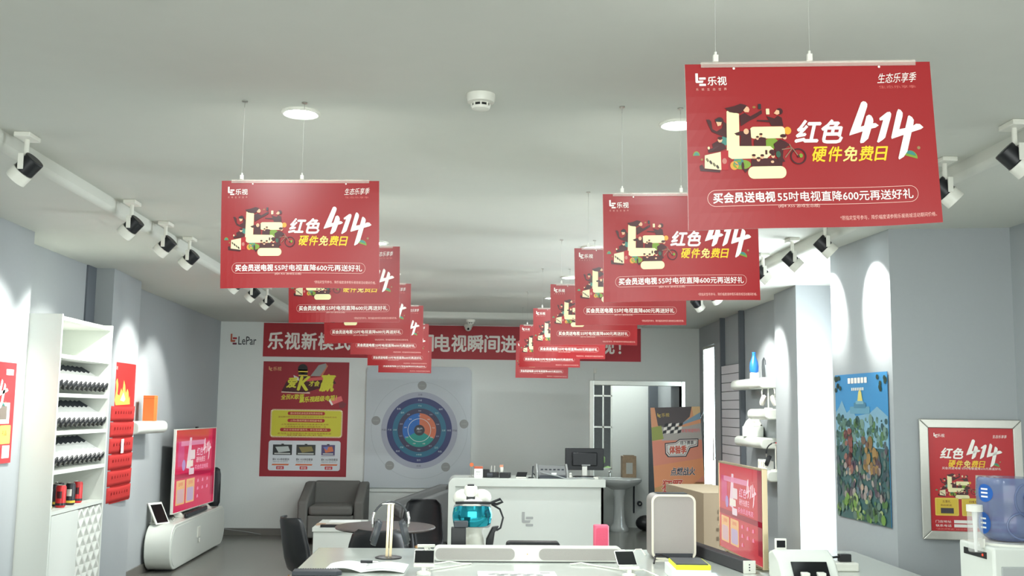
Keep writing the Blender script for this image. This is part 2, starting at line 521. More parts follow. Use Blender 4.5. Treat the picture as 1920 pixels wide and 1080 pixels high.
_dl = [(-.93, 2.86, 'left ceiling downlight nearest the camera, at the top edge of the picture'),
       (-.669, 4.09, 'bright round ceiling downlight left of the near smoke detector, in full view'),
       (-.64, 5.72, 'round ceiling downlight hidden above the nearest left banner'),
       (-.626, 7.33, 'round ceiling downlight peeking past the right edge of the nearest left banner'),
       (-.64, 9.05, 'round ceiling downlight above the third banner of the left row'),
       (-.64, 10.74, 'round ceiling downlight above the fifth banner of the left row'),
       (.93, 2.70, 'right ceiling downlight at the top edge of the picture, above the largest banner'),
       (.861, 4.12, 'bright round ceiling downlight half covered by the left edge of the largest banner'),
       (.9, 5.75, 'round ceiling downlight hidden behind the second banner of the right row'),
       (.906, 7.36, 'round ceiling downlight just above the top left corner of the third right banner'),
       (.916, 9.04, 'round ceiling downlight just above the fourth banner of the right row'),
       (.90, 10.73, 'farthest round ceiling downlight, above the fifth banner of the right row')]
for a in _dl: downlight(*a)


def smoke(x, y, z, label, s=1.0):
    t = thing('smoke_detector', label, 'smoke detector', (x, y, z), 0, 'smoke detectors on the ceiling')
    MB().lathe([(.055, 0), (.056, -.012), (.05, -.03), (.036, -.034), (.036, -.036)], n=28).build('base', WPL, t)
    v = MB()
    for i in range(8):
        a = 2 * PI * i / 8
        v.cyl((.034 * math.cos(a), .034 * math.sin(a), -.03), (.034 * math.cos(a), .034 * math.sin(a), -.047), .0035, n=6)
    v.build('vent_rib', WPL, t)
    MB().lathe([(.028, -.03), (.028, -.048)], n=20).build('vent', BLK, t)
    MB().lathe([(.036, -.046), (.033, -.055), (.018, -.06), (.002, -.061)], n=24).build('cap', WPL, t)
    return t


smoke(.047, 3.80, CZ, 'round white smoke detector on the ceiling nearest the camera')
smoke(.075, 12.62, SZ, 'small white smoke detector on the lowered ceiling border by the back wall')
t = thing('dome_camera', 'white dome security camera where ceiling meets the back wall', 'camera', (.05, 13.34, SZ))
MB().lathe([(.055, 0), (.056, -.03), (.05, -.036)], n=24).build('housing', WPL, t)
MB().ell((0, 0, -.036), (.046, .046, .05), 0, 20, 12).build('dome', WPL, t)
MB().cyl((0, -.03, -.05), (0, -.05, -.062), .013).build('lens', BLKG, t)

# track spots: both sides, aimed at the side walls


def make_spot(label):
    t = thing('track_spotlight', label, 'spotlight', (2.2, 3.99, CZ), 0, 'spotlights along the right side of the ceiling')
    MB().box(-.035, .035, -.06, .06, -.022, 0).build('adapter', WPL, t, bevel=.004)
    c = Vector((0, 0, -.155)); d = Vector((.70, -.12, -.70)).normalized()
    st = MB().cyl((0, 0, -.02), (0, 0, -.1), .011, n=12)
    st.prism([(-.012, -.052, -.095), (.012, -.052, -.095), (.012, .052, -.095), (-.012, .052, -.095)], (0, 0, -.008))
    for s in (-1, 1): st.box(-.012, .012, s * .052 - .004, s * .052 + .004, -.165, -.095)
    st.build('yoke', WPL, t, bevel=.002)
    MB().cyl(c - d * .062, c + d * .012, .044, n=28).build('housing', BLK, t, bevel=.004)
    r = MB(); p = c + d * .012; q = c + d * .062
    r.cyl(p, q, .047, n=28, caps=False).cyl(q, q - d * .03, .047, .034, n=28, caps=False).cyl(p, p + d * .001, .047, n=28)
    r.build('bezel', WPL, t)
    e = q - d * .028
    MB().cyl(e, e + d * .004, .033, n=24).build('lens', BULB, t)
    L = bpy.data.lights.new('spot_lamp', 'SPOT'); L.energy = 60; L.spot_size = R(62); L.spot_blend = .55; L.shadow_soft_size = .03; L.color = (1, 1, .95)
    o = bpy.data.objects.new('lamp', L); COL.objects.link(o); o.parent = t; o.location = q + d * .004
    o.rotation_euler = d.to_track_quat('-Z', 'Y').to_euler()
    return t


_sr = [(3.99, 'track spotlight at the right edge of the picture, nearest of the right side'),
       (4.60, 'track spotlight just right of the largest banner, second on the right side'),
       (6.20, 'track spotlight just below the right corner of the largest banner, first of three'),
       (6.84, 'middle track spotlight of three below the largest banner on the right'),
       (7.53, 'last track spotlight of three, just right of the second right banner'),
       (9.03, 'track spotlight half hidden by the lower edge of the second right banner'),
       (9.70, 'farthest track spotlight on the right side, above the third right banner corner')]
_sl = [(4.55, 'track spotlight at the left edge of the picture, nearest of the left side'),
       (6.01, 'first track spotlight of three left of the nearest left banner'),
       (6.70, 'middle track spotlight of three left of the nearest left banner'),
       (7.29, 'last track spotlight of three left of the nearest left banner'),
       (8.80, 'lit track spotlight under the lower left corner of the nearest left banner'),
       (9.50, 'track spotlight under the nearest left banner, second from its lower left corner'),
       (10.2, 'farthest track spotlight on the left side, beside the second left banner')]
sp0 = None
for y, lb in _sr:
    if sp0 is None: sp0 = make_spot(lb)
    else: dup(sp0, (2.2, y, CZ), R(38) if y > 9 else 0, lb)
for y, lb in _sl: dup(sp0, (-1.93, y, CZ), PI, lb, 'spotlights along the left side of the ceiling')
# ------------------------------------------------------------------ the red promotional banners
RED = (152, 30, 34)
CREAM = (238, 230, 178)
WH = (245, 240, 232)
YEL = (240, 200, 40)
MAR = (66, 22, 26)
SKIN = (226, 176, 140)
GRN = (120, 150, 50)
TEAL = (70, 130, 120)


def bp(x, y, H=.40):
    u = (x - (1283 + (y - 112) * .0345)) / 459 * .6
    return u, H - (y - (112 - (x - 1283) * .011)) / 765


def pa(p): return bp(1480 + p[0] / 7.111, 170 + p[1] / 7.111)      # lettering detail
def pb(p): return bp(1290 + p[0] / 6.748, 175 + p[1] / 6.748)      # figure detail


F1A = [(918, 110), (945, 90), (980, 98), (1002, 128), (998, 165), (905, 430), (1060, 385), (1105, 385), (1145, 415), (1100, 445), (1040, 458), (750, 548), (755, 520)]
F1B = [(985, 290), (1020, 270), (1050, 285), (1072, 325), (1075, 360), (1000, 590), (935, 645), (895, 650), (890, 630)]
F1C = [(1155, 320), (1260, 240), (1300, 235), (1315, 262), (1310, 300), (1225, 580), (1190, 610), (1135, 645), (1115, 635), (1205, 345), (1160, 350)]
F1D = [(1390, 240), (1410, 200), (1440, 210), (1468, 250), (1465, 295), (1415, 470), (1500, 455), (1600, 425), (1640, 400), (1690, 405), (1735, 450), (1700, 475), (1600, 505), (1310, 598), (1305, 575)]
F1E = [(1535, 300), (1550, 285), (1590, 310), (1612, 350), (1605, 400), (1510, 770), (1460, 840), (1400, 875), (1390, 855)]


def headline(a, T, k):
    """white red-day lettering with the brushed 414; T maps detail pixels, k = metres per pixel"""
    for P in (F1A, F1B, F1C, F1D, F1E): a.poly([T(p) for p in P], WH, 3)
    x0, z0 = T((25, 645)); x1, z1 = T((640, 645)); h = T((200, 345))[1] - z0
    a.text('红色', x0, z0, h, WH, 2, w=(x1 - x0), bold=.035, shear=.28)
    x0, z0 = T((238, 890)); x1, _ = T((1285, 890)); h = T((300, 695))[1] - z0
    W = x1 - x0
    for i, (ch, c) in enumerate(zip('硬件免费日', (YEL, YEL, (244, 226, 130), YEL, YEL))):
        a.text(ch, x0 + W * i / 5, z0, h * (.94 if i == 4 else 1), c, 2, w=W / 5 * (.7 if i == 4 else .86), bold=.022, shear=.22)
    cx, cz = T((1545, 850)); a.ell(cx, cz, 100 * k, 95 * k, GRN, 1, 20, 10, 175, -.35); a.ell(cx, cz + 22 * k, 78 * k, 70 * k, (60, 130, 120), 2, 20, 20, 165, -.35)
    cx, cz = T((1665, 722)); a.ell(cx, cz, 22 * k, 22 * k, (150, 120, 80), 1, 12)


def figure(a, T, k):
    """cream L and bars with little dark figures, a bicycle and half discs around them"""
    def P(pts, c, L=2): a.poly([T(p) for p in pts], c, L)
    def E(x, y, rx, ry, c, L=3, **kw): cx, cz = T((x, y)); a.ell(cx, cz, rx * k, ry * k, c, L, n=18, **kw)
    def RR(x0, y0, x1, y1, r, c, L=2):
        X0, Z1 = T((x0, y0)); X1, Z0 = T((x1, y1)); a.rrect(X0, min(Z0, Z1), X1, max(Z0, Z1), r * k, c, L)
    E(440, 540, 45, 60, TEAL, 1); E(650, 840, 110, 60, GRN, 1); E(610, 800, 60, 50, TEAL, 1); E(1020, 580, 90, 70, GRN, 1)
    E(560, 850, 50, 55, (222, 150, 60), 1); E(1222, 420, 45, 48, (224, 160, 50), 1)
    E(102, 720, 42, 55, GRN, 1, a0=0, a1=180); E(102, 718, 30, 40, TEAL, 2, a0=0, a1=180); E(168, 768, 14, 14, (150, 120, 60), 1); E(810, 122, 20, 14, (150, 110, 60), 1)
    P([(468, 175), (490, 160), (620, 205), (622, 610), (1000, 615), (1042, 655), (1030, 700), (960, 765), (530, 770), (490, 745), (468, 690)], CREAM, 2)
    RR(752, 372, 1190, 515, 45, CREAM); RR(722, 868, 1195, 1015, 72, CREAM)
    # woman with flying hair holding up a phone
    P([(625, 230), (690, 195), (760, 240), (850, 190), (900, 160), (906, 205), (830, 255), (740, 300), (640, 365)], MAR, 3)
    P([(445, 135), (560, 110), (640, 80), (700, 95), (738, 122), (690, 160), (640, 200), (560, 196), (500, 185)], MAR, 4)
    P([(672, 165), (712, 115), (735, 125), (750, 155), (738, 190), (690, 188)], SKIN, 5)
    RR(855, 85, 895, 150, 4, (40, 40, 44), 4)
    # man with a cup
    P([(955, 235), (1060, 268), (1100, 232), (1150, 258), (1168, 362), (1018, 362), (1000, 318), (838, 302), (842, 286), (990, 288)], MAR, 3)
    E(1122, 180, 42, 42, MAR, 4); P([(1050, 205), (1085, 160), (1118, 170), (1120, 210), (1090, 225)], SKIN, 5)
    RR(952, 145, 998, 218, 8, (226, 210, 170), 4)
    # the one with a headset on the left
    P([(215, 275), (255, 275), (278, 300), (292, 395), (345, 425), (410, 385), (430, 300), (465, 330), (468, 505), (375, 470), (285, 430), (250, 360)], MAR, 3)
    E(380, 295, 48, 48, MAR, 4); P([(335, 305), (405, 310), (395, 350), (355, 362)], SKIN, 5); RR(325, 268, 400, 310, 8, (40, 36, 40), 5)
    P([(290, 580), (360, 540), (440, 590), (462, 640), (380, 672), (245, 690), (240, 650), (300, 630)], MAR, 3); E(384, 530, 28, 34, SKIN, 4); E(384, 512, 28, 20, MAR, 5); E(247, 630, 14, 18, (226, 210, 170), 4)
    # camera man and pair in the window of the letter
    P([(560, 452), (640, 425), (700, 430), (760, 400), (772, 612), (628, 610), (640, 480), (590, 478)], MAR, 3); E(705, 430, 32, 36, SKIN, 4)
    P([(800, 540), (840, 520), (885, 500), (945, 510), (948, 612), (800, 612)], MAR, 3); E(842, 516, 17, 22, SKIN, 4); E(842, 500, 18, 12, MAR, 5); E(885, 482, 18, 22, SKIN, 4); E(885, 466, 20, 13, MAR, 5)
    # crowd on the lower bar
    P([(765, 770), (850, 790), (930, 765), (1060, 770), (1150, 800), (1140, 865), (762, 865)], MAR, 3)
    for x, y in ((793, 745), (850, 782), (897, 748), (1030, 740)): E(x, y, 22, 26, SKIN, 4); E(x, y - 16, 23, 15, MAR, 5)
    E(1020, 690, 38, 30, MAR, 5); E(1022, 812, 20, 16, SKIN, 4); RR(935, 665, 962, 720, 3, MAR, 4)
    # cyclist
    P([(1040, 590), (1120, 530), (1190, 560), (1240, 600), (1160, 660), (1150, 760), (1180, 810), (1100, 820), (1060, 680)], MAR, 4)
    E(1178, 505, 26, 30, SKIN, 5); E(1160, 490, 38, 22, MAR, 6); E(1095, 720, 30, 40, (50, 90, 70), 5)
    cx, cz = T((1345, 745)); a.ring(cx, cz, 84 * k, 101 * k, MAR, 4, 28)
    a.line([T((1140, 660)), T((1270, 640)), T((1345, 745))], 12 * k, (140, 110, 90), 5); a.line([T((1180, 760)), T((1265, 650)), T((1235, 590))], 12 * k, (140, 110, 90), 5)
    E(1378, 735, 24, 26, GRN, 3); E(1345, 745, 16, 16, MAR, 5)
    # picture screen with a red side
    P([(390, 685), (485, 660), (488, 905), (400, 905)], (170, 24, 36), 3); P([(200, 720), (392, 680), (400, 905), (200, 880)], (226, 214, 176), 4); E(438, 795, 28, 36, (190, 120, 110), 4)
    for i in range(16): E(225 + (i * 41) % 160, 770 + (i * 29) % 110, 12, 16, (70, 56, 50) if i % 2 else (120, 110, 84), 5)
    P([(140, 850), (170, 830), (200, 885), (390, 905), (385, 935), (150, 912)], MAR, 3); E(660, 860, 16, 50, MAR, 4); P([(650, 880), (690, 900), (740, 890), (690, 945)], MAR, 4)


def banner_art():
    a = Art(.6, .40, RED, .0025, .32, back=WH)
    k = 1 / 765 / 7.111; kb = 1 / 765 / 6.748
    headline(a, pa, k); figure(a, pb, kb)
    x, z = bp(1303, 153); a.logo(x, z, .031, WH)
    x, z = bp(1325, 152); a.text('乐视', x, z, .0215, WH, 2, w=.046, bold=.015)
    x, z = bp(1303.5, 162)
    for i, ch in enumerate('乐视生态世界'): a.text(ch, x + i * .0135, z, .0062, (226, 160, 150), 2, bold=.01, res=1)
    x, z = bp(1641, 149); a.text('生态乐享季', x, z, .0245, WH, 2, w=.094, bold=-.004, shear=.25, rot=.03)
    x, z = bp(1645, 157); a.text('生态乐享季', x, z - .002, .007, (214, 110, 104), 2, w=.09, shear=-.3, res=1)
    # pill with the offer line
    z0 = .40 - (371 - 112 + 5) / 765; z1 = z0 + .0385
    x0, x1 = .0445, .5465
    p = rr_pts(x0, z0, x1, z1, .019, 6)
    p = [(q[0], q[1] + (q[0] - .3) * .0) for q in p]
    a.line([q for q in p], .0011, (236, 190, 180), 2, closed=True)
    a.text('买会员送电视', .0575, z0 + .0075, .0245, WH, 2, w=.143, bold=.028)
    a.text('55吋电视直降600元再送好礼', .2065, z0 + .0078, .0235, WH, 2, w=.328, bold=.012)
    a.text('(超4 X55 游戏生态版)', .207, z0 - .008, .0095, (236, 190, 180), 2, w=.1, res=1)
    a.rect(.2, z0 - .001, .312, z0 + .0012, RED, 1)
    a.text('*限指定型号参与，降价幅度请参照乐视商城活动期间价格。', .355, .016, .011, (236, 180, 170), 2, w=.232, res=1)
    # clear holder strip and the two little holes at the top edge
    for u in (.075, .43): a.ell(u + .043, .388, .003, .003, WH, 3, 10)
    a.cut(24, 10)
    return a


_bo = banner_art().build('banner_sheet')
BAN = _bo.data
bpy.data.objects.remove(_bo, do_unlink=True)
CLEAR = mat('clear_hanging_strip', (214, 206, 196), .25, alpha=.3)
CORD = mat('nylon_cord', (200, 200, 192), .4, alpha=.6)


def banner(x, y, z, tilt, curl, label, group, yaw=0.0, slack=0.0, hs=1.035):
    """x,z = upper left corner; curl bends the sheet, strongest at the bottom"""
    t = thing('promotional_banner', label, 'banner', (x + .3, y, z), yaw, group)
    me = BAN.copy()
    for v in me.vertices:
        u = v.co.x - .3; h = .40 - v.co.z; s = (max(h, 0) / .40) ** 1.5
        bend = curl[0] * s * (u / .3) ** 2 + curl[1] * s * (u / .3) + curl[2] * s * math.sin(u / .3 * PI)
        sag = slack * s * (1 - (u / .3) ** 2)
        v.co.y += bend; v.co.x = u; v.co.z = -h * hs - sag
    me.update()
    ro = (0, -tilt, 0)
    s = bpy.data.objects.new('sheet', me); COL.objects.link(s); s.parent = t; s.rotation_euler = ro
    MB().box(-.262, .262, -.006, -.004, -.010, .002).box(-.262, .262, .004, .006, -.010, .002).box(-.262, .262, -.005, .005, .0015, .0035).build('hanging_rail', CLEAR, t, rot=ro)
    for u in (-.225, .004):
        zz = u * math.sin(tilt)
        c = MB().box(u - .006, u + .006, -.006, .004, zz + .005, zz + .022).cyl((u, -.001, zz + .02), (u, -.001, zz + .03), .003, n=8)
        c.build('clip', WPL, t, bevel=.0015)
        MB().cyl((u, -.001, zz + .028), (u, -.001, CZ - z - .012), .00045, n=6).build('cord', CORD, t)
        MB().cyl((u, -.001, CZ - z - .025), (u, -.001, CZ - z - .003), .0015, n=6).cyl((u, -.001, CZ - z - .004), (u, -.001, CZ - z), .011, n=12).build('hook', SILV, t)
    return t


GR, GL = 'red banners hanging in the right row', 'red banners hanging in the left row'
banner(.516, 2.39, 2.422, .040, (.02, -.025, .012), 'largest red 414 banner, nearest the camera at the head of the right row', GR, 0, .006, .99)
banner(.522, 3.906, 2.421, .027, (.035, -.02, .0), 'second red 414 banner of the right row, partly behind the largest one', GR)
banner(.581, 5.488, 2.458, .022, (.02, .01, .008), 'third red 414 banner of the right row', GR)
banner(.586, 7.071, 2.452, .008, (.03, .0, -.01), 'fourth red 414 banner of the right row', GR)
banner(.566, 8.538, 2.430, .006, (.015, .02, .012), 'fifth red 414 banner of the right row', GR)
banner(.547, 10.241, 2.430, .0, (.03, -.02, .0), 'sixth red 414 banner of the right row, second from its far end', GR)
banner(.591, 11.82, 2.372, -.004, (.02, .0, .0), 'seventh and farthest red 414 banner of the right row', GR)
banner(-.938, 3.957, 2.450, .021, (.03, .015, .0), 'nearest red 414 banner of the left row, in full view', GL)
banner(-.959, 5.632, 2.460, .018, (.02, -.02, .01), 'second red 414 banner of the left row', GL)
banner(-.975, 7.201, 2.449, .010, (.04, -.04, .0), 'third red 414 banner of the left row', GL)
banner(-.946, 8.70, 2.449, .004, (.02, .01, .0), 'fourth red 414 banner of the left row', GL)
banner(-.953, 10.315, 2.428, .006, (.03, -.01, .01), 'fifth red 414 banner of the left row, second from its far end', GL)
banner(-.967, 11.884, 2.413, -.004, (.02, .0, .0), 'sixth and farthest red 414 banner of the left row', GL)
# ------------------------------------------------------------------ back wall graphics
def on_back(a, name, x, z, y=YB, off=.003, parent=None):
    return a.build(name, parent, (x, y - off, z))


# red slogan banner pasted under the ceiling
a = Art(4.87, .432, (166, 36, 46), .003, .5)
s = '乐视新模式　让您家旧电视瞬间进化成超级电视！'
for i, ch in enumerate(s):
    if ch == '　': continue
    if ch == '！':
        x = .062 + i * .2135
        a.ell(x + .05, .115, .018, .018, WH, 2, 12); a.poly([(x + .03, .30), (x + .07, .30), (x + .06, .15), (x + .04, .15)], WH, 2)
        continue
    a.text(ch, .062 + i * .2135, .098, .215, WH, 2, w=.19, bold=.028)
tag(on_back(a, 'slogan_banner', -2.57, 2.238), 'long red slogan banner pasted across the back wall under the ceiling', 'banner')

# shop name lettering on the back wall
t = thing('wall_lettering', 'small logo and dark lettering on the back wall left of the red slogan banner', 'sign', (-2.985, YB, 2.385))
a = Art(.01, .01, (40, 42, 46), .001); a.bm.free(); a.bm = bmesh.new(); a.mats = []; a.keys = {}
a.logo(0, .0, .15, (190, 60, 50), 1, [(178, 84, 60), (170, 44, 52), (110, 40, 60)])
lo = a.build('emblem', t, (0, -.002, .0)); lo.scale = (.66, 1, .92)
md = lo.modifiers.new('solid', 'SOLIDIFY'); md.thickness = .004; md.offset = -1
a = Art(.01, .01, (40, 42, 46), .001); a.bm.free(); a.bm = bmesh.new(); a.mats = []; a.keys = {}
a.text('LePar', .10, .0, .105, (52, 56, 60), 1, w=.225, bold=.006)
lo = a.build('letters', t, (0, -.002, 0))
md = lo.modifiers.new('solid', 'SOLIDIFY'); md.thickness = .004; md.offset = -1

# karaoke poster on the back wall
PR = (150, 36, 46)
PY = (214, 210, 62)
a = Art(1.09, 1.45, PR, .004, .5)
ux = lambda px: (px - 60) / 737 * 1.09      # detail pixels of the poster
uz = lambda pz: (1055 - pz) / 975 * 1.45
a.logo(.07, 1.33, .055, (222, 170, 120), 2); a.text('乐视', .125, 1.332, .05, (222, 170, 120), 2, bold=.01)
# dark microphone, silver slab and platform behind the lettering
a.poly([(.24, 1.07), (.30, 1.20), (.86, 1.27), (.93, 1.18), (.55, 1.06)], (70, 18, 24), 1)
a.line([(.24, 1.065), (.6, 1.055)], .02, (220, 190, 170), 1)
a.poly([(.60, 1.27), (.70, 1.41), (.79, 1.435), (.80, 1.39), (.72, 1.27)], (150, 150, 146), 2); a.poly([(.79, 1.435), (.80, 1.39), (.72, 1.27), (.75, 1.27), (.82, 1.40)], (200, 120, 90), 2)
a.ell(.50, 1.36, .062, .062, (30, 28, 28), 2); a.poly([(.44, 1.35), (.56, 1.35), (.565, 1.24), (.455, 1.24)], (40, 36, 34), 2); a.line([(.445, 1.325), (.565, 1.325)], .016, (224, 196, 70), 3); a.line([(.45, 1.275), (.565, 1.275)], .014, (224, 196, 70), 3)
a.poly([(.385, 1.28), (.45, 1.25), (.46, 1.21), (.40, 1.21)], (210, 205, 200), 2)
a.poly([(.55, 1.20), (.78, 1.225), (.78, 1.265), (.55, 1.24)], (214, 90, 90), 2)
a.text('爱', .30, 1.12, .125, PY, 3, w=.12, bold=.04, shear=.2); a.text('K', .44, 1.09, .17, PY, 3, w=.13, bold=.05, shear=.25)
a.text('才会', .58, 1.14, .07, PY, 3, w=.13, bold=.03, shear=.2); a.text('赢', .72, 1.08, .21, PY, 3, w=.17, bold=.04, shear=.15)
a.text('全民K歌赛', .235, .965, .065, PY, 3, w=.29, bold=.02, shear=.15, rot=.04); a.text('赢乐视超级电视！', .47, .93, .07, PY, 3, w=.47, bold=.03, shear=.15, rot=.07)
a.poly([(.86, .98), (1.0, 1.02), (1.02, .96), (.90, .91)], (226, 110, 110), 2); a.poly([(.84, .96), (.86, .98), (.90, .91), (.88, .90)], WH, 2)
a.poly([(.97, .93), (1.02, .95), (1.07, .92), (1.04, .87), (.98, .87)], (120, 50, 56), 2)
a.rrect(.115, .49, 1.025, .845, .035, (236, 226, 180), 1); a.rrect(.13, .505, 1.01, .83, .03, (206, 200, 60), 2)
for i in range(46):
    x = .13 + i * .0196; a.ell(x, .8375, .0055, .0055, PR, 2, 6); a.ell(x, .4975, .0055, .0055, PR, 2, 6)
for i in range(17):
    z = .515 + i * .0185; a.ell(.1225, z, .0055, .0055, PR, 2, 6); a.ell(1.0175, z, .0055, .0055, PR, 2, 6)
for z, x0, x1, tx in ((.772, .33, .80, '爱K体验机身临其境免费体验唱'), (.682, .33, .80, '上传K歌视频赢乐视超级电视'), (.565, .24, .88, '关注"乐视商城"服务号，参与活动赢大奖')):
    a.rrect(x0, z, x1, z + .044, .021, (170, 44, 44), 3); a.text(tx, (x0 + x1) / 2, z + .009, .027, (240, 200, 150), 4, w=(x1 - x0) * .86, align='c', res=1)
for z, x0, x1, tx in ((.738, .21, .95, '活动期间到店体验爱K超级电视即可参与现场抽奖活动'), (.645, .25, .85, '上传演唱视频至活动页面邀请好友点赞'), (.617, .30, .82, '点赞数最高者赢乐视超级电视一台'), (.53, .21, .89, '参与线上互动答题分享活动信息即有机会'), (.507, .33, .78, '获得爱K大礼包')):
    a.text(tx, x0, z, .02, (150, 60, 40), 3, w=x1 - x0, res=1)
a.rrect(.105, .075, 1.01, .45, .03, (214, 220, 224), 2)
for i, (x, c1, c2) in enumerate(((.16, (44, 50, 50), (190, 200, 196)), (.455, (60, 64, 62), (140, 130, 80)), (.77, (90, 80, 120), (214, 120, 80)))):
    wd = .24 if i < 2 else .17
    a.rect(x, .27, x + wd, .40, c1, 3); a.poly([(x + .03, .37), (x + wd * .8, .38), (x + wd * .9, .32), (x + wd * .3, .30)], c2, 4); a.rect(x + .02, .28, x + wd - .02, .295, (200, 206, 200), 4); a.ell(x + wd / 2, .405, .02, .006, (40, 40, 40), 3, 10)
    if i == 2: a.poly([(x + .02, .37), (x + .09, .38), (x + .07, .33)], (120, 130, 190), 5); a.line([(x, .255), (x + wd, .262)], .006, (160, 150, 150), 3)
    a.text(('爱K X50体验套装', '爱K X55体验套装', '爱K X65体验套装')[i], x, .20, .03, (50, 50, 54), 3, w=.21, bold=.01, res=1)
    a.text('超级电视+爱K麦克风', x + .005, .178, .014, (120, 124, 126), 3, w=.19, res=1)
    a.poly([(x - .01, .14), (x + .2, .14), (x + .21, .158), (x, .158)], (214, 110, 60), 3); a.rrect(x + .05, .09, x + .145, .13, .006, (196, 50, 60), 3); a.text('即送', x + .065, .096, .026, WH, 4, w=.065, res=1)
tag(on_back(a, 'karaoke_poster', -2.555, .727), 'tall red and yellow poster on the back wall, left of the circle diagram', 'poster')

# circular diagram board
t = thing('diagram_board', 'grey board with blue, orange and green ring diagram on the back wall', 'board', (-1.235, YB, .60))
BW, BH = 1.34, 1.535
m = MB().prism(rr3(0, 0, BW, BH, .075, 'xz', -.03), (0, .03, 0))
m.build('panel', mat('pale_blue_grey_board', (194, 201, 205), .5, var=.02), t, smooth=0)
a = Art(.01, .01, (0, 0, 0), .001); a.bm.free(); a.bm = bmesh.new(); a.mats = []; a.keys = {}
cx, cz = .685, .727
NV, TL, NV2 = (44, 54, 104), (38, 108, 136), (50, 50, 82)
a.ring(cx, cz, .61, .613, (160, 168, 172), 1, 72)
a.ell(cx, cz, .486, .486, (164, 168, 182), 1, 64)
a.ell(cx, cz, .415, .415, NV, 2, 64); a.ell(cx, cz, .342, .342, TL, 3, 64); a.ell(cx, cz, .276, .276, NV2, 4, 64)
for a0, c in ((-30, (206, 112, 78)), (90, (30, 104, 184)), (210, (24, 146, 136))):
    p = [(cx, cz)] + [(cx + .214 * math.cos(R(a0 + 5 * i)), cz + .214 * math.sin(R(a0 + 5 * i))) for i in range(25)]
    a.poly(p, c, 5)
a.ring(cx, cz, .142, .148, (214, 224, 224), 6, 48); a.ell(cx, cz, .068, .068, (46, 42, 54), 6, 32)
a.text('用户', cx, cz + .0, .032, (220, 224, 226), 7, w=.07, align='c', bold=.01); a.text('价值为本', cx, cz - .028, .014, (200, 204, 206), 7, w=.055, align='c', res=1)
for rr_, n, tx, hh, c in ((.45, 4, ['云端', '终端', '应用', '内容'], .026, (90, 92, 104)), (.378, 8, ['乐视', '视频', '体育', '电影', '音乐', '商城', '汽车', '金融'], .024, (190, 200, 216)),
                          (.309, 8, ['平台', '社区', '云视', '互动', '大数据', '开放', '共享', '服务'], .022, (176, 214, 220)), (.245, 10, ['智能', '手机', '电视', '配件', '盒子', '超级', '游戏', '会员', '直播', '点播'], .018, (176, 176, 200)),
                          (.18, 9, ['用户', '体验', '价值', '极致', '创新', '共赢', '生态', '跨界', '融合'], .016, (230, 226, 220))):
    for i in range(n):
        th = R(90 - 360 * i / n); ro = 0
        a.text(tx[i % len(tx)], cx + rr_ * math.cos(th), cz + rr_ * math.sin(th) - hh / 2, hh, c, 7, align='c', res=1)
for dx, dz in ((13, -317), (-310, -64), (317, -47), (-205, 251), (192, 258)):
    x, z = cx + dx / 559.6, cz - dz / 559.6
    a.ell(x, z, .057, .057, (146, 148, 146), 2, 28); a.text('生态伙伴', x, z - .006, .014, (176, 178, 176), 3, w=.07, align='c', res=1)
a.build('ring_diagram', t, (0, -.0305, 0))

# small white box with a cable above the doorway, orange tag near the counter
t = thing('wall_sensor', 'small white box with thin cable on the wall above the door frame', 'sensor', (1.70, YB, 2.08))
MB().box(-.018, .018, -.03, 0, 0, .06).build('case', WPL, t, bevel=.004)
MB().cyl((-.012, -.004, 0), (-.012, -.004, -.09), .003, n=6).build('cable', CORD, t)
# ledge under the board: the boxed-in lower wall
struct(MB().box(-1.24, .6, YB - .02, YB, .55, .585).build('trim_6', WHITEW, smooth=0))
# ------------------------------------------------------------------ washroom things
t = thing('pedestal_sink', 'white pedestal sink standing behind the open doorway', 'sink', (2.13, 14.2, 0))
MB().lathe([(.125, 0), (.13, .03), (.115, .06), (.085, .10), (.075, .2), (.07, .45), (.082, .5), (.085, .56), (.1, .58)], n=28).build('pedestal', CERAM, t)
bs = MB()
pr = [(.10, .55), (.16, .58), (.245, .62), (.285, .655), (.29, .69), (.275, .695), (.25, .68), (.15, .60), (.01, .585)]
bs.rings([[(r * 1.05 * math.cos(2 * PI * j / 36), r * .82 * math.sin(2 * PI * j / 36) - .0, z) for j in range(36)] for r, z in pr])
bs.box(-.27, .27, .12, .3, .63, .70)
bs.build('basin', CERAM, t, bevel=.008)
MB().cyl((-.1, .2, .70), (-.1, .2, .77), .016).tube([(-.1, .2, .76), (-.1, .14, .775), (-.1, .09, .76)], .011).box(-.115, -.085, .19, .24, .77, .785).build('tap', CHROME, t)
MB().tube([(.2, .22, .68), (.25, .3, .62), (.26, .38, .45), (.26, .38, .2)], .012).build('waste_pipe', DKMET, t)
t = thing('carton', 'patterned brown carton standing on the rim of the sink', 'carton', (2.285, 14.38, .70))
c = MB().box(-.095, .095, -.075, .075, 0, .29).build('box', mat('brown_patterned_card', (150, 128, 104), .7, var=.35, bscale=22), t, smooth=0)
MB().box(-.045, .045, -.077, -.074, .05, .2).build('label', mat('grey_card_label', (176, 176, 170), .6), t, smooth=0)
MB().box(-.07, .07, -.05, .05, .29, .30).build('flap', CARD, t, smooth=0)
t = thing('wall_valve', 'small dark pipe valve low on the washroom wall beside the sink', 'valve', (2.47, 14.6, .33))
MB().cyl((0, 0, 0), (0, -.04, 0), .035).build('cap', DKMET, t); MB().cyl((0, -.04, 0), (0, -.06, 0), .014).build('stem', CHROME, t)
t = thing('rubbish_bag', 'dark plastic bag with blue top on the washroom floor', 'bag', (2.5, 14.25, 0))
g = MB(); g.ell((0, 0, .1), (.14, .12, .105), 0, 18, 10)
g.build('bag', mat('black_bin_liner', (34, 34, 36), .35, bump=.8, bscale=14), t)
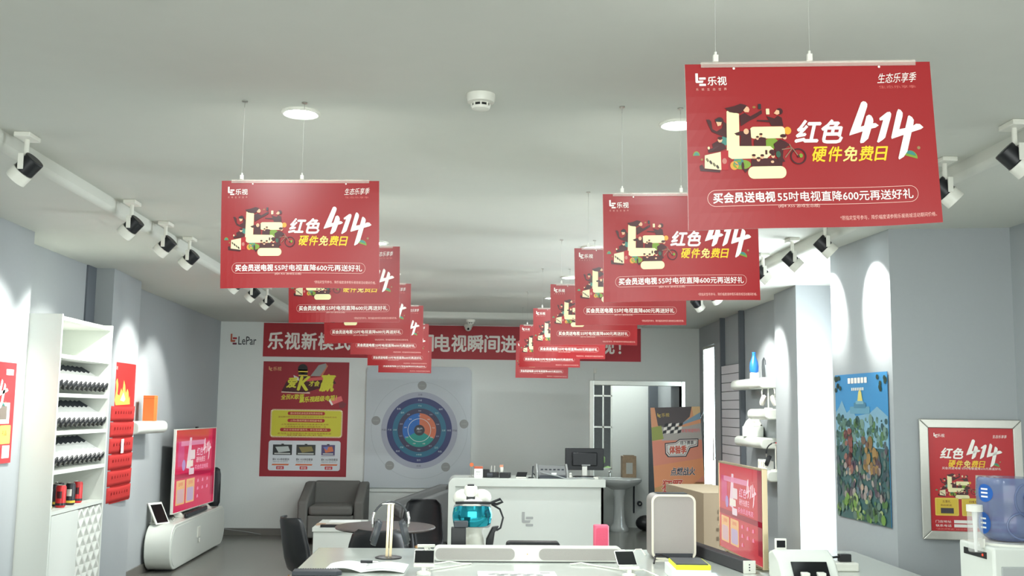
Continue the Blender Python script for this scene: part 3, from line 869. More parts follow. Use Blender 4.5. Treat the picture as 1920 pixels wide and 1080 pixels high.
MB().tube([(.06, 0, .18), (.08, 0, .25), (.1, 0, .27)], [.03, .04, .012], 10).build('knot', mat('blue_plastic_bag', (96, 130, 180), .4), t)
# ------------------------------------------------------------------ reception counter
t = thing('reception_counter', 'white reception counter with rounded corner and embossed mark', 'counter', (-.14, 11.2, 0))
H, W_ = .868, 1.655
o = []
for i in range(9):
    an = R(180 - 90 * i / 8); o.append((.07 + .07 * math.cos(an), H - .07 + .07 * math.sin(an)))
pts = [(0, 0)] + o + [(W_ + .02, H), (W_ + .02, H - .085), (.075, H - .085), (.075, 0)]
MB().prism([(x, 0, z) for x, z in pts], (0, .6, 0)).build('frame', WLAC, t, bevel=.004)
MB().box(.07, W_, .035, .06, 0, H - .08).build('front_panel', WMAT, t, smooth=0)
MB().box(W_ - .025, W_, .035, .58, 0, H - .085).build('side_panel', WMAT, t, smooth=0)
a = Art(.01, .01, (0, 0, 0), .001); a.bm.free(); a.bm = bmesh.new(); a.mats = []; a.keys = {}
a.logo(0, 0, .15, (166, 168, 166), 1)
lo = a.build('emblem', t, (.785, .033, .37)); md = lo.modifiers.new('solid', 'SOLIDIFY'); md.thickness = .012; md.offset = -1
HT = H + .0005

t = thing('computer_monitor', 'black monitor seen from behind on the reception counter', 'monitor', (1.355, 11.62, HT))
m = MB().box(-.215, .215, -.01, .02, .075, .315).build('screen_housing', BLK, t, bevel=.006)
MB().prism([(-.14, -.01, .12), (.14, -.01, .12), (.14, -.01, .27), (-.14, -.01, .27)], (0, -.03, 0)).build('rear_cover', BLK, t, bevel=.012)
MB().box(-.205, .205, .021, .022, .085, .305).build('display', BLKG, t, smooth=0)
MB().rings([[(x * s, -.01 + y * s * .7, z) for x, y in ((-.1, -.06), (.1, -.06), (.13, 0), (.1, .06), (-.1, .06), (-.13, 0))] for s, z in ((1, 0), (1, .008), (.85, .012))]).build('foot', BLK, t)
MB().box(-.03, .03, -.02, .0, .01, .12).build('neck', SILV, t, bevel=.004)
MB().box(-.035, .06, -.043, -.040, .125, .137).build('port_cover', mat('pale_port_plastic', (150, 152, 152), .5), t, smooth=0)

t = thing('receipt_printer', 'grey dot matrix printer on the counter left of the monitor', 'printer', (.97, 11.40, HT))
MB().prism([(-.15, -.12, .01), (-.15, .13, .01), (-.15, .13, .11), (-.15, .02, .135), (-.15, -.12, .05)], (.3, 0, 0)).build('body', mat('printer_grey', (128, 130, 130), .5, var=.03), t, bevel=.006)
for x0, x1, p_ in ((-.172, -.152, 'side_cover'), (.152, .172, 'side_cover')): MB().prism([(x0, -.13, 0), (x0, .14, 0), (x0, .14, .14), (x0, .0, .15), (x0, -.13, .07)], (x1 - x0, 0, 0)).build(p_, mat('printer_light_grey', (164, 166, 164), .5), t, bevel=.006)
MB().box(-.14, .14, -.135, -.118, .0, .035).build('paper_slot', DKMET, t, smooth=0)
g = MB()
for i in range(6): g.box(-.12 + i * .045, -.095 + i * .045, -.065, -.06, .085, .1)
g.build('vent', DKMET, t, rot=(0, 0, 0), smooth=0)
MB().box(-.01, .045, -.126, -.121, .04, .062).build('sticker', PAPER, t, smooth=0)
MB().tube([(-.21, .0, .004), (-.2, .05, .06), (-.19, .08, .12), (-.195, .1, .12), (-.2, .1, .05), (-.17, .1, .02)], .006).build('paper_guide', DKMET, t)
tag(MB().tube([(.84, 11.28, HT + .07), (.92, 11.235, HT + .05), (1.02, 11.235, HT + .03), (1.1, 11.235, HT + .006), (1.2, 11.235, HT + .006), (1.3, 11.24, HT + .018), (1.42, 11.24, HT + .006)], .006).build('grey_cable', mat('grey_cable', (156, 160, 160), .5)), 'grey cable running along the counter in front of printer and monitor', 'cable')

t = thing('sign_box', 'small white box with an orange lid at the left end of the counter', 'box', (.178, 11.35, HT))
MB().box(-.046, .046, -.03, .03, 0, .095).build('box', PAPER, t, bevel=.002)
MB().box(-.047, .047, -.031, .031, .095, .118).build('lid', mat('orange_card', (200, 104, 76), .6), t, bevel=.003)
a = Art(.06, .055, (236, 238, 232), .0005); a.text('微信支付', .03, .036, .012, (80, 84, 82), 1, w=.05, align='c', res=1); a.text('扫一扫', .03, .012, .01, (120, 124, 122), 1, w=.04, align='c', res=1)
a.build('label', t, (-.03, -.0308, .02))
t = thing('price_flag', 'tiny round orange sign on a thin stick behind the white box', 'sign', (.105, 11.45, HT))
MB().cyl((0, 0, 0), (0, 0, .004), .03).cyl((0, 0, 0), (0, 0, .11), .0025, n=6).build('stick', SILV, t)
MB().cyl((0, -.002, .13), (0, .002, .13), .022, n=20).build('disc', mat('orange_disc', (226, 120, 70), .5), t)
t = thing('pen_holder', 'black desk organiser beside the white box on the counter', 'organiser', (.30, 11.40, HT))
MB().box(-.07, .0, -.05, .05, 0, .085).build('tray', BLK, t, bevel=.004); MB().box(.0, .10, -.05, .05, 0, .055).build('tray', BLK, t, bevel=.004)
MB().cyl((-.03, -.055, .025), (.03, -.055, .025), .026, n=18).build('tape_roll', DKMET, t)
for x in (.015, .05): MB().cyl((x, 0, .04), (x + .005, .0, .125), .004, n=8).build('pen', WPL, t)
t = thing('card_terminal', 'black and white card terminal on the counter, left of its middle', 'card terminal', (.458, 11.36, HT))
MB().prism([(-.055, -.05, 0), (.055, -.05, 0), (.075, .05, 0), (-.045, .05, 0)], (0, 0, .055)).build('body', BLK, t, bevel=.006)
MB().box(-.045, -.01, .0, .03, .055, .11).build('receipt_head', WPL, t, bevel=.006); MB().box(-.05, -.012, .01, .03, .11, .135).build('sticker_tab', mat('salmon_paper', (214, 150, 120), .6), t, smooth=0)
t = thing('phone_dock', 'dark tablet tilted on a stand on the counter, left of the printer', 'tablet', (.635, 11.36, HT))
MB().prism([(-.055, -.03, .012), (.055, -.03, .012), (.075, .04, .06), (-.035, .04, .06)], (0, .008, -.008)).build('slab', BLK, t, bevel=.002)
MB().box(-.055, .06, -.035, .03, 0, .012).build('base', WPL, t, bevel=.003)
tag(MB().box(-.03, .03, -.015, .015, 0, .012).build('stapler', BLK, loc=(.745, 11.34, HT), bevel=.004), 'tiny black stapler lying right of the tilted tablet', 'stapler')
t = thing('desk_figurine', 'tiny cream figurine on the counter between printer and monitor', 'figurine', (1.165, 11.26, HT))
MB().ell((0, 0, .022), (.017, .015, .022), 0, 12, 8).build('body', WPL, t); MB().ell((0, 0, .052), (.014, .013, .014), 0, 12, 8).build('head', WPL, t)
tag(MB().box(-.025, .025, -.02, .02, 0, .022).build('adhesive_roll', WPL, loc=(1.44, 11.29, HT), bevel=.004), 'small white block at the foot of the monitor, right side', 'block')

# ------------------------------------------------------------------ seating corner


def armchair(label, loc, rz, m):
    t = thing('armchair', label, 'armchair', loc, rz, None)
    MB().box(-.27, .27, -.36, .25, .08, .34).build('seat_base', m, t, bevel=.02, seg=3)
    MB().box(-.255, .255, -.38, .2, .34, .45).build('seat_cushion', m, t, bevel=.035, seg=4)
    MB().prism([(-.28, .17, .30), (-.28, .37, .08), (-.28, .39, .70), (-.28, .27, .70)], (.56, 0, 0)).build('backrest', m, t, bevel=.03, seg=3)
    for s in (-1, 1):
        x0, x1 = (s * .27, s * .385)
        MB().prism([(min(x0, x1), -.38, .08), (min(x0, x1), .37, .08), (min(x0, x1), .39, .69), (min(x0, x1), .2, .69), (min(x0, x1), -.36, .50)], (.115, 0, 0)).build('armrest', m, t, bevel=.025, seg=3)
    for x in (-.32, .32):
        for y in (-.32, .3): MB().cyl((x, y, 0), (x, y, .085), .018).build('leg', BLK, t)
    return t


armchair('dark grey felt armchair facing the camera under the tall red poster', (-1.53, 12.85, 0), 0, SOFA)
armchair('paler grey felt armchair turned sideways beside the reception counter', (-.385, 12.45, 0), R(-78), SOFA2)

t = thing('magazine_table', 'low white cube table with magazines in front of the dark armchair', 'table', (-1.19, 10.25, 0))
MB().box(-.235, .235, 0, .75, .41, .45).build('top', WMAT, t, bevel=.003)
MB().box(-.225, .225, .012, .74, 0, .41).build('body', WMAT, t, bevel=.003)
for i, (x, y, w_, d_, h_, c, lb) in enumerate(((.03, .42, .3, .2, .018, PAPER, 'white magazine, farther of the two on the low cube table'), (.02, .215, .3, .17, .016, mat('printed_cover', (196, 192, 180), .5, var=.3, bscale=16), 'printed magazine, nearer of the two on the low cube table'))):
    tt = thing('magazine', lb, 'magazine', (-1.19 + x, 10.25 + y, .4505))
    MB().box(-w_ / 2, w_ / 2, -d_ / 2, d_ / 2, 0, h_).build('pages', PAPER, tt, smooth=0); MB().box(-w_ / 2, w_ / 2, -d_ / 2, d_ / 2, h_, h_ + .001).build('cover', c, tt, smooth=0)
tag(MB().prism(rr3(-.18, -.04, .18, .04, .01, 'xy', 0), (0, 0, .022)).build('document_tray', BLK, loc=(-1.17, 10.30, .4505)), 'black flat tray on the front edge of the low cube table', 'tray')
tag(MB().box(-.05, .05, -.07, .07, 0, .01).build('leaflet', mat('brown_print', (176, 150, 128), .6, var=.2, bscale=20), loc=(-1.365, 10.5, .4505), smooth=0), 'small brownish leaflet at the left rear of the low cube table', 'leaflet')

t = thing('round_table', 'dark round cafe table with wooden legs behind the display table', 'table', (-.58, 8.2, 0))
MB().lathe([(.355, .668), (.38, .675), (.385, .682), (.38, .69), (.37, .692)], n=48).build('tabletop', DWOOD, t)
for sx, sy in ((-1, -1), (1, -1), (-1, 1), (1, 1)):
    l = MB(); top = Vector((sx * .2, sy * .2, .668)); bot = Vector((sx * .29, sy * .27, 0))
    l.cyl(bot, bot.lerp(top, .78), .016, .021, 12, 0).cyl(bot.lerp(top, .78), top, .022, .023, 12, 1)
    l.build('leg', [WOOD, BLK], t)
MB().tube([(-.2, -.2, .6), (.2, .2, .6)], .008).tube([(-.2, .2, .6), (.2, -.2, .6)], .008).build('brace', BLK, t)


def shell_chair(label, x, y, rz):
    """moulded bucket chair, front towards -y"""
    t = thing('shell_chair', label, 'chair', (x, y, 0), rz, 'black moulded bucket chairs around the cafe table')
    prof = [(-.21, .40, .19), (-.2, .435, .21), (-.12, .432, .225), (0, .42, .23), (.1, .425, .222), (.165, .46, .208), (.2, .54, .2), (.222, .64, .192), (.24, .74, .176), (.252, .80, .158), (.256, .83, .12)]

    def f(u, v):
        k = u * (len(prof) - 1); i = min(int(k), len(prof) - 2); q = k - i
        y0, z0, w0 = [prof[i][j] * (1 - q) + prof[i + 1][j] * q for j in range(3)]
        s = v * 2 - 1
        curl = abs(s) ** 2.6
        up = .05 * curl * max(0, 1 - max(0, (u - .45) / .3)) if u < .75 else 0
        fw = .085 * curl * max(0, min(1, (u - .35) / .3))
        return (s * w0, y0 - fw, z0 + up)
    MB().surf(f, 30, 16).build('shell', BLK, t, solid=.008, smooth=80)
    for sx in (-1, 1):
        for sy in (-1, 1): MB().cyl((sx * .23, sy * .22, 0), (sx * .13, sy * .12 + .01, .41), .011, .015, 12).build('leg', WOOD, t)
    MB().tube([(-.16, -.14, .3), (.16, .14, .3)], .005).tube([(-.16, .14, .3), (.16, -.14, .3)], .005).build('wire_brace', BLK, t)
    return t


shell_chair('black bucket chair at the left, standing alone beyond the table corner', -1.02, 7.55, R(122))
shell_chair('black bucket chair on the far side of the round cafe table', -.385, 8.80, R(-25))
shell_chair('black bucket chair with its back to the camera in front of the round table', -.54, 6.90, R(186))
# ------------------------------------------------------------------ left side: shelf unit, posters, shelf, television
t = thing('display_shelf_unit', 'tall white shelf unit with diamond lattice door against the left wall', 'shelf unit', (-2.546, 6.695, 0), R(90))
UW, UH, UD = .965, 2.16, .395          # local x runs along the wall, local y into the wall
m = MB()
m.box(0, .02, 0, UD, 0, UH).box(UW - .02, UW, 0, UD, 0, UH).box(.02, UW - .02, UD - .012, UD, 0, UH)
m.build('carcass', WMAT, t, smooth=0)
LV = (2.135, 1.895, 1.648, 1.408, 1.162, .912)
for z in LV: MB().box(.02, UW - .02, .002, UD - .012, z - .012, z + .012).build('shelf', WMAT, t, smooth=0)
MB().box(.022, .48, -.002, .018, .02, .895).build('door', WMAT, t, smooth=0)
kn = [c for c in COL.objects if c.name.startswith('door') and c.parent == t][0]
MB().cyl((.462, -.002, .45), (.462, -.02, .45), .009, .012, 14).build('knob', SILV, kn)
g = MB()
g.box(.485, UW - .022, .086, .09, .02, .895)
X0, X1, NX, NZ = .487, UW - .024, 4, 7
cw, chh = (X1 - X0) / NX, .873 / NZ


def clipz(p): return (min(max(p[0], X0), X1), p[1], min(max(p[2], .021), .894))


for j in range(NZ * 2 + 1):
    for i in range(NX + 1):
        x = X0 + cw * (i + (.5 if j % 2 else 0)); z = .021 + chh / 2 * j
        if x > X1 + .001: continue
        full = [(x, .0, z - chh / 2), (x + cw / 2, .0, z), (x, .0, z + chh / 2), (x - cw / 2, .0, z)]
        inn = [(x + (p[0] - x) * .84, .0, z + (p[2] - z) * .84) for p in full]
        ap = (x, .08, z - .02)
        full = [clipz(p) for p in full]; inn = [clipz(p) for p in inn]; ap = clipz(ap)
        g.add(full + inn + [ap], [(q, (q + 1) % 4, 4 + (q + 1) % 4, 4 + q) for q in range(4)] + [(4 + q, 4 + (q + 1) % 4, 8) for q in range(4)])
lat = g.build('lattice_door', mat('white_relief_panel', (222, 224, 218), .5), t, smooth=0)
MB().cyl((.492, .004, .45), (.492, -.016, .45), .008, .011, 14).build('knob', SILV, lat)


def pack(loc, label, group):
    """slim diamond-section carton leaning back: black foot with a silver stud, white sleeve, dark tail"""
    t = thing('diamond_pack', label, 'carton', loc, R(90), group)
    ax = Vector((0, .86, .51)).normalized(); up = Vector((0, -.51, .86)).normalized(); sd = Vector((1, 0, 0))

    def sec(d, r): return [ax * d + up * (r + .001) * 1.0 + sd * r * c + up * r * s for c, s in ((1, 0), (0, 1), (-1, 0), (0, -1))]
    MB().rings([sec(0, .024), sec(.008, .034), sec(.02, .034)]).build('foot', BLK, t, smooth=0)
    MB().rings([sec(.02, .0335), sec(.165, .0335)]).build('sleeve', PAPER, t, smooth=0)
    MB().rings([sec(.165, .034), sec(.24, .034), sec(.25, .026)]).build('tail', DKMET, t, smooth=0)
    c = up * .024
    MB().cyl(c - ax * .004, c + ax * .001, .011, n=14).build('stud', CHROME, t)
    return t


P0 = None
for z, nm, n in ((1.648, 'third shelf from the top', 11), (1.408, 'fourth shelf from the top', 11), (1.162, 'fifth shelf from the top', 11)):
    for i in range(n):
        loc = (-2.568, 6.762 + i * .0845, z + .031)
        lb = 'black and white diamond-section carton in the leaning row on the ' + nm
        gr = 'leaning cartons on the ' + nm
        if P0 is None: P0 = pack(loc, lb, gr)
        else: dup(P0, loc, R(90), lb, gr)

RCAN = mat('red_can_print', (196, 44, 46), .35, var=.06)
BCAN = mat('black_can_print', (40, 42, 46), .35, var=.1)
YCAN = mat('yellow_can_print', (214, 180, 60), .4)


def can(loc, red, label):
    t = thing('drink_can', label, 'can', loc, random.uniform(0, 6), 'tall cans on the lowest open shelf')
    MB().lathe([(.024, 0), (.031, .008), (.032, .02), (.032, .13), (.026, .143)], n=24).build('body', RCAN if red else BCAN, t)
    MB().lathe([(.0323, .015), (.0323, .03)], n=24, caps=False).build('band', BCAN if red else YCAN, t)
    MB().lathe([(.026, .142), (.027, .146), (.023, .146), (.022, .143)], n=24).build('lid', SILV, t)
    a = MB()
    for an in (-1.9,): a.surf(lambda u, v, an=an: (.0325 * math.cos(an - .5 + u), .0325 * math.sin(an - .5 + u), .06 + v * .045), 5, 1)
    a.build('emblem', mat('can_emblem_dark' if red else 'can_emblem_pale', (70, 30, 34) if red else (206, 206, 196), .4), t)
    t.rotation_euler = (0, 0, random.uniform(-.5, .6))
    return t


for x, y, r_, lb in ((-2.60, 6.775, 0, 'black can with yellow foot at the left front of the lowest open shelf'),
                     (-2.69, 6.86, 1, 'red can behind the left front black can'), (-2.60, 7.00, 1, 'large red can at the front, second from the left'),
                     (-2.68, 7.09, 0, 'black can behind and right of the front red can'), (-2.61, 7.19, 0, 'black can with pale emblem in the middle of the can row'),
                     (-2.70, 7.23, 0, 'black can half hidden behind the one with the pale emblem'), (-2.62, 7.35, 1, 'red can at the right end of the can row')):
    can((x, y, .9245), r_, lb)


def on_left(a, name, x, y, z, parent=None): return a.build(name, parent, (x, y, z), (0, 0, R(90)))


# near poster, cut by the left edge of the picture
a = Art(.72, .60, (196, 44, 50), .003, .4)
headline(a, lambda p: (.1 + p[0] / 1735 * .52, .60 - .05 - p[1] / 1735 * .45), .0003)
a.rect(.30, .235, .66, .36, (240, 236, 220), 1); a.rect(.33, .26, .62, .34, (120, 110, 100), 2); a.rect(.58, .525, .68, .56, WH, 2)
for i in range(4): a.rrect(.05 + i * .165, .115, .05 + i * .165 + .145, .225, .008, (238, 214, 96), 1); a.text('礼品', .08 + i * .165, .165, .03, (190, 60, 40), 2, res=1)
a.rect(.05, .035, .56, .105, WH, 1); a.rect(.59, .03, .69, .105, WH, 1)
tag(on_left(a, 'near_poster', -2.735, 5.80, 1.235), 'red promotional poster on the left wall, cut by the left edge of the picture', 'poster')

# red wall pocket organiser
t = thing('pocket_organiser', 'tall red pocket organiser hanging on the pier right of the shelf unit', 'organiser', (-2.822, 8.53, .80), R(90))
OW, OH = .60, 1.14
a = Art(OW, OH, (190, 42, 40), .006, .6)
a.logo(.03, 1.075, .035, WH, 1); a.text('乐视', .065, 1.077, .03, WH, 1)
a.poly([(.09, .83), (.12, .92), (.10, .98), (.13, 1.01), (.16, .96), (.15, .88), (.20, .87), (.24, .93), (.27, .90), (.30, 1.0), (.34, .95), (.36, .89), (.40, .93), (.43, .90), (.45, .84), (.47, .87), (.48, .80), (.12, .79)], (240, 206, 90), 1); a.poly([(.22, .83), (.30, .90), (.36, .84), (.32, .82)], (252, 240, 190), 2)
a.build('back_sheet', t)
FELT = mat('red_pocket_felt', (188, 46, 44), .75, bump=.1, bscale=300, var=.05)
for i in range(6):
    z0 = .012 + i * .13
    p = MB().surf(lambda u, v, z0=z0: (u * OW, -.004 - .011 * math.sin(u * PI) ** .5 * (.35 + .65 * v) - .003 * v, z0 + v * .122 - .006 * math.sin(u * PI) * v), 16, 4)
    g = p
    for k_ in range(7): g.box(.09 + k_ * .065, .105 + k_ * .065, -.0175, -.016, z0 + .06, z0 + .08, 1)
    g.build('pocket', [FELT, mat('dark_red_print', (158, 36, 36), .7)], t, solid=.003)
MB().box(.245, .31, -.024, -.0225, .40, .515).build('card_slip', PAPER, t, smooth=0)
# small poster on the edge beyond the organiser
a = Art(.28, .56, (196, 40, 44), .003, .45)
a.rect(.03, .06, .25, .17, (236, 206, 80), 1); a.rect(.03, .20, .25, .24, WH, 1); a.poly([(.05, .5), (.12, .53), (.2, .49), (.22, .38), (.1, .3), (.05, .36)], (240, 230, 200), 1)
tag(a.build('side_poster', None, (-2.975, 9.284, 1.10), (0, 0, R(180))) if False else on_left(a, 'side_poster', -3.027, 9.34, 1.16), 'narrow red poster beyond the pocket organiser, mostly hidden by it', 'poster')


def capsule_shelf(loc, rz, ln, dp, h, label, group):
    """white wall shelf with a pill-shaped front; local y into the wall"""
    t = thing('pill_shelf', label, 'shelf', loc, rz, group)
    pts = rr_pts(0, 0, dp, h, h * .42, 6)
    MB().rings([[(x, y, z) for y, z in pts] for x in (0, ln)]).build('board', WLAC, t, bevel=.012, seg=3)
    MB().box(.06, ln - .06, dp - .02, dp + .001, .02, h - .02).build('wall_bracket', SILV, t, smooth=0)
    return t


capsule_shelf((-2.84, 9.38, 1.335), R(90), .88, .19, .115, 'white pill-shaped shelf on the left wall carrying an orange box', None)
t = thing('orange_box', 'tall orange box standing on the left wall shelf', 'box', (-2.925, 9.95, 1.4505), R(4))
MB().box(-.05, .05, -.07, .07, 0, .235).build('box', mat('orange_box_card', (224, 112, 52), .5, var=.03), t, bevel=.002)
MB().box(-.0505, .0505, -.0705, .0705, .205, .207).build('lid_seam', mat('dark_orange_seam', (150, 70, 34), .6), t, smooth=0)

# low white media cabinet with rounded ends
t = thing('media_cabinet', 'low white media cabinet with rounded ends under the left television', 'cabinet', (-2.77, 10.30, .0), R(90.4))
CL, CD, CH = 2.36, .25, .435
p = rr_pts(.0, .0, CL, CH, .2, 10)
MB().rings([[(x, y, z + .015) for x, z in p] for y in (0, CD)]).build('body', WLAC, t, bevel=.008)
p2 = rr_pts(.03, .03, CL - .03, CH - .03, .175, 10)
MB().rings([[(x, y, z + .015) for x, z in p2] for y in (-.004, .01)]).build('front_panel', WMAT, t, smooth=0)
MB().box(1.02, 1.13, -.014, -.002, .22, .33).box(1.06, 1.09, -.024, -.012, .17, .21).build('handle', WPL, t, bevel=.004)
MB().box(.25, CL - .25, .05, CD - .05, 0, .02).build('plinth', DKMET, t, smooth=0)
CT = CH + .0155


def tv(name, label, loc, rz, w, h, frame, art):
    t = thing(name, label, 'television', loc, rz)
    MB().box(0, w, .001, .022, 0, h).build('housing', BLK, t, smooth=0, bevel=.002)
    MB().box(.12 * w, .88 * w, .022, .05, .06 * h, .6 * h).build('rear_cover', BLK, t, bevel=.012)
    f = MB(); b_ = .011
    f.box(-b_, 0, -.005, .024, -b_, h + b_).box(w, w + b_, -.005, .024, -b_, h + b_).box(0, w, -.005, .024, h, h + b_).box(0, w, -.005, .024, -b_, 0)
    f.build('frame', frame, t, smooth=0, bevel=.002)
    art.build('screen', t, (0, -.0005, 0))
    return t


def tv_picture(w, h, base, dark):
    a = Art(w, h, base, .001, .1, make=scr)
    X = lambda u: u * w; Z = lambda v: v * h
    a.rect(0, Z(.86), X(.8), h, (196, 60, 70), 1); a.rect(0, Z(.40), w, Z(.46), dark, 1); a.rect(X(.9), Z(.1), w, h, dark, 1)
    a.rect(X(.06), Z(.55), X(.2), Z(.86), (200, 70, 120), 1); a.rect(X(.12), Z(.80), X(.72), Z(.86), (214, 130, 160), 2)
    a.poly([(X(.26), Z(.52)), (X(.36), Z(.5)), (X(.37), Z(.9)), (X(.32), Z(.9))], (226, 196, 206), 2); a.rrect(X(.34), Z(.62), X(.46), Z(.74), .01, (226, 206, 206), 3); a.rrect(X(.27), Z(.53), X(.42), Z(.61), .01, (230, 220, 206), 3)
    a.ell(X(.2), Z(.56), .04 * w, .07 * h, (170, 140, 190), 2, 14); a.rrect(X(.33), Z(.43), X(.45), Z(.51), .01, (226, 206, 212), 3)
    a.text('红色', X(.5), Z(.66), .1 * h, (228, 170, 190), 2, w=.16 * w, shear=.2, bold=.03)
    for P in (F1A, F1B, F1C, F1D, F1E): a.poly([(X(.66) + (q[0] - 750) / 985 * .22 * w, Z(.88) - (q[1] - 90) / 785 * .30 * h) for q in P], (236, 200, 206), 3)
    a.text('硬件免费日', X(.5), Z(.57), .07 * h, (230, 180, 190), 2, w=.22 * w, bold=.02); a.text('买会员送电视', X(.47), Z(.48), .06 * h, (226, 150, 176), 2, w=.34 * w, bold=.02)
    for k_ in range(2):
        x0 = .05 + k_ * .23
        a.rrect(X(x0), Z(.08), X(x0 + .2), Z(.38), .01, (226, 176, 120), 2); a.rrect(X(x0 + .02), Z(.1), X(x0 + .18), Z(.27), .02, (186, 164, 190) if k_ else (206, 170, 170), 3); a.text('送电视', X(x0 + .05), Z(.31), .045 * h, (206, 96, 90), 3, w=.1 * w)
    for i in range(7):
        x, z = .56 + (i % 3) * .12, .33 - (i // 3) * .1
        a.poly([(X(x - .02), Z(z - .02)), (X(x + .025), Z(z - .015)), (X(x + .015), Z(z + .025)), (X(x - .01), Z(z + .02))], (226, 130, 160), 3)
    return a


t = tv('television', 'large television with white frame showing a pink picture on the left cabinet', (-2.905, 10.82, CT + .065), R(90), 1.49, .83, WPL, tv_picture(1.49, .83, (206, 40, 84), (170, 22, 66)))
t.rotation_euler = (0, 0, R(88))
for x in (.25, 1.25): MB().prism([(x - .02, -.05, -.065), (x + .05, -.05, -.065), (x + .02, 0, -.009), (x, 0, -.009)], (0, .09, 0)).build('stand_foot', WPL, t, bevel=.004)
MB().box(.72, .78, .0, .02, .841, .856).build('webcam', BLK, t, bevel=.003)
t = thing('soundbar', 'black soundbar lying under the left television', 'soundbar', (-2.80, 10.98, CT), R(91.2))
MB().box(0, .95, 0, .03, .002, .05).build('body', BLK, t, bevel=.012); MB().box(.03, .92, -.002, .004, .008, .044).build('grille', DKMET, t, smooth=0)
t = thing('floor_speaker', 'black oval speaker standing on the far end of the left cabinet', 'speaker', (-2.885, 12.42, CT))
MB().rings([[(x, y * .5, z) for x, y in rr_pts(-.085 * s, -.085 * s, .085 * s, .085 * s, .07 * s, 6)] for s, z in ((.8, 0), (1, .04), (1.02, .2), (1, .36), (.85, .42), (.5, .44))]).build('body', BLK, t)
MB().rings([[(x, -.044 - (0 if z in (.05, .38) else .004), z) for x in (-.06, .06)] + [(x, -.04, z) for x in (.06, -.06)] for z in (.05, .2, .38)]).build('grille', DKMET, t)
t = thing('tablet_stand', 'white slanted tablet with black screen on the near end of the left cabinet', 'tablet', (-2.93, 10.49, CT), R(62))
MB().prism([(-.09, -.04, .0), (.09, -.04, .0), (.09, .08, .2), (-.09, .08, .2)], (0, .014, -.004)).build('shell', WPL, t, bevel=.003)
MB().prism([(-.072, -.0305, .012), (.072, -.0305, .012), (.072, .069, .179), (-.072, .069, .179)], (0, -.0045, .0025)).build('screen', BLKG, t, smooth=0)
MB().prism([(-.05, -.03, 0), (.05, -.03, 0), (.05, .09, 0), (-.05, .09, 0)], (0, .0, .008)).prism([(-.04, .075, 0), (.04, .075, 0), (.04, .085, 0), (-.04, .085, 0)], (0, -.01, .13)).build('easel', WPL, t, smooth=0)
tag(MB().tube([(-2.85, 10.66, CT + .006), (-2.87, 10.78, CT + .02), (-2.93, 10.9, CT + .006), (-2.99, 11.3, CT + .006), (-3.0, 11.9, CT + .03), (-2.98, 12.2, CT + .006)], .006).build('white_cable', WPL), 'white cable trailing behind the soundbar on the left cabinet', 'cable')
tag(MB().tube([(-2.84, 12.67, .3), (-2.86, 12.9, .16), (-2.9, 13.2, .1), (-2.7, 13.40, .05), (-2.5, 13.42, .012)], .005).build('floor_cable', mat('pale_grey_cable', (140, 142, 140), .5)), 'thin cable running down from the cabinet to the back wall skirting', 'cable')
# ------------------------------------------------------------------ right side
def on_right(a, name, x, y, z, parent=None, rz=-90): return a.build(name, parent, (x, y, z), (0, 0, R(rz)))


# landscape film poster on the pier (kept as a plain generic forest scene)
a = Art(.735, .905, (66, 140, 190), .003, .3)
rg = random.Random(3)
a.rect(0, 0, .735, .55, (58, 92, 92), 1)
a.poly([(0, .66), (.06, .70), (.10, .74), (.17, .66), (.24, .69), (.30, .64), (.5, .66), (.6, .70), (.735, .64), (.735, .45), (0, .45)], (124, 164, 184), 2)


def daub(n, x0, x1, z0, z1, r0, r1, cols, L):
    for i in range(n):
        r = rg.uniform(r0, r1)
        a.ell(min(max(rg.uniform(x0, x1), r + .004), .731 - r), max(rg.uniform(z0, z1), r + .004), r, r * rg.uniform(.6, 1.5), rg.choice(cols), L + (i % 4) * .5, 8, tilt=rg.uniform(-.7, .7))


daub(130, .0, .735, .46, .63, .008, .03, [(70, 104, 96), (92, 124, 112), (54, 84, 84), (110, 140, 130), (84, 118, 80)], 3)
daub(170, .0, .735, .14, .48, .008, .03, [(60, 78, 84), (78, 88, 92), (52, 70, 72), (96, 112, 106), (66, 96, 76), (88, 76, 84)], 5)
daub(26, .13, .25, .30, .55, .012, .032, [(124, 76, 70), (108, 66, 62), (140, 96, 86), (94, 64, 64)], 7)
daub(26, .40, .62, .30, .50, .012, .034, [(150, 120, 74), (130, 104, 66), (112, 90, 76), (92, 74, 84)], 7)
daub(40, .10, .64, .14, .36, .010, .026, [(150, 140, 134), (112, 100, 104), (74, 62, 76), (170, 150, 130), (90, 110, 120)], 8)
daub(70, .02, .72, .0, .13, .010, .032, [(104, 140, 64), (74, 110, 60), (150, 166, 112), (92, 118, 104), (60, 84, 70)], 9)
a.rrect(.22, .655, .50, .70, .01, (100, 150, 172), 3); a.poly([(.33, .72), (.35, .79), (.37, .81), (.39, .79), (.41, .72)], (214, 200, 116), 4); a.rrect(.28, .69, .45, .725, .01, (76, 126, 150), 4); a.rrect(.31, .715, .42, .735, .006, (120, 164, 180), 5)
for i in range(6): a.rrect(.20 + i * .047, .845, .20 + i * .047 + .037, .88, .004, WH, 4)
for i in range(7): a.rect(.25 + i * .026, .80, .25 + i * .026 + .018, .818, (226, 226, 220), 4)
for x0, x1 in ((0, .08), (.62, .735)):
    for i in range(8): a.ell(rg.uniform(x0, x1) * .97 + .01, rg.uniform(.80, .885), .018, .016, (44, 70, 60), 5 + i % 3, 8)
tag(on_right(a, 'landscape_poster', 2.444, 6.765, .935, rz=-86.4), 'tall forest landscape poster on the pier left of the framed red poster', 'poster')

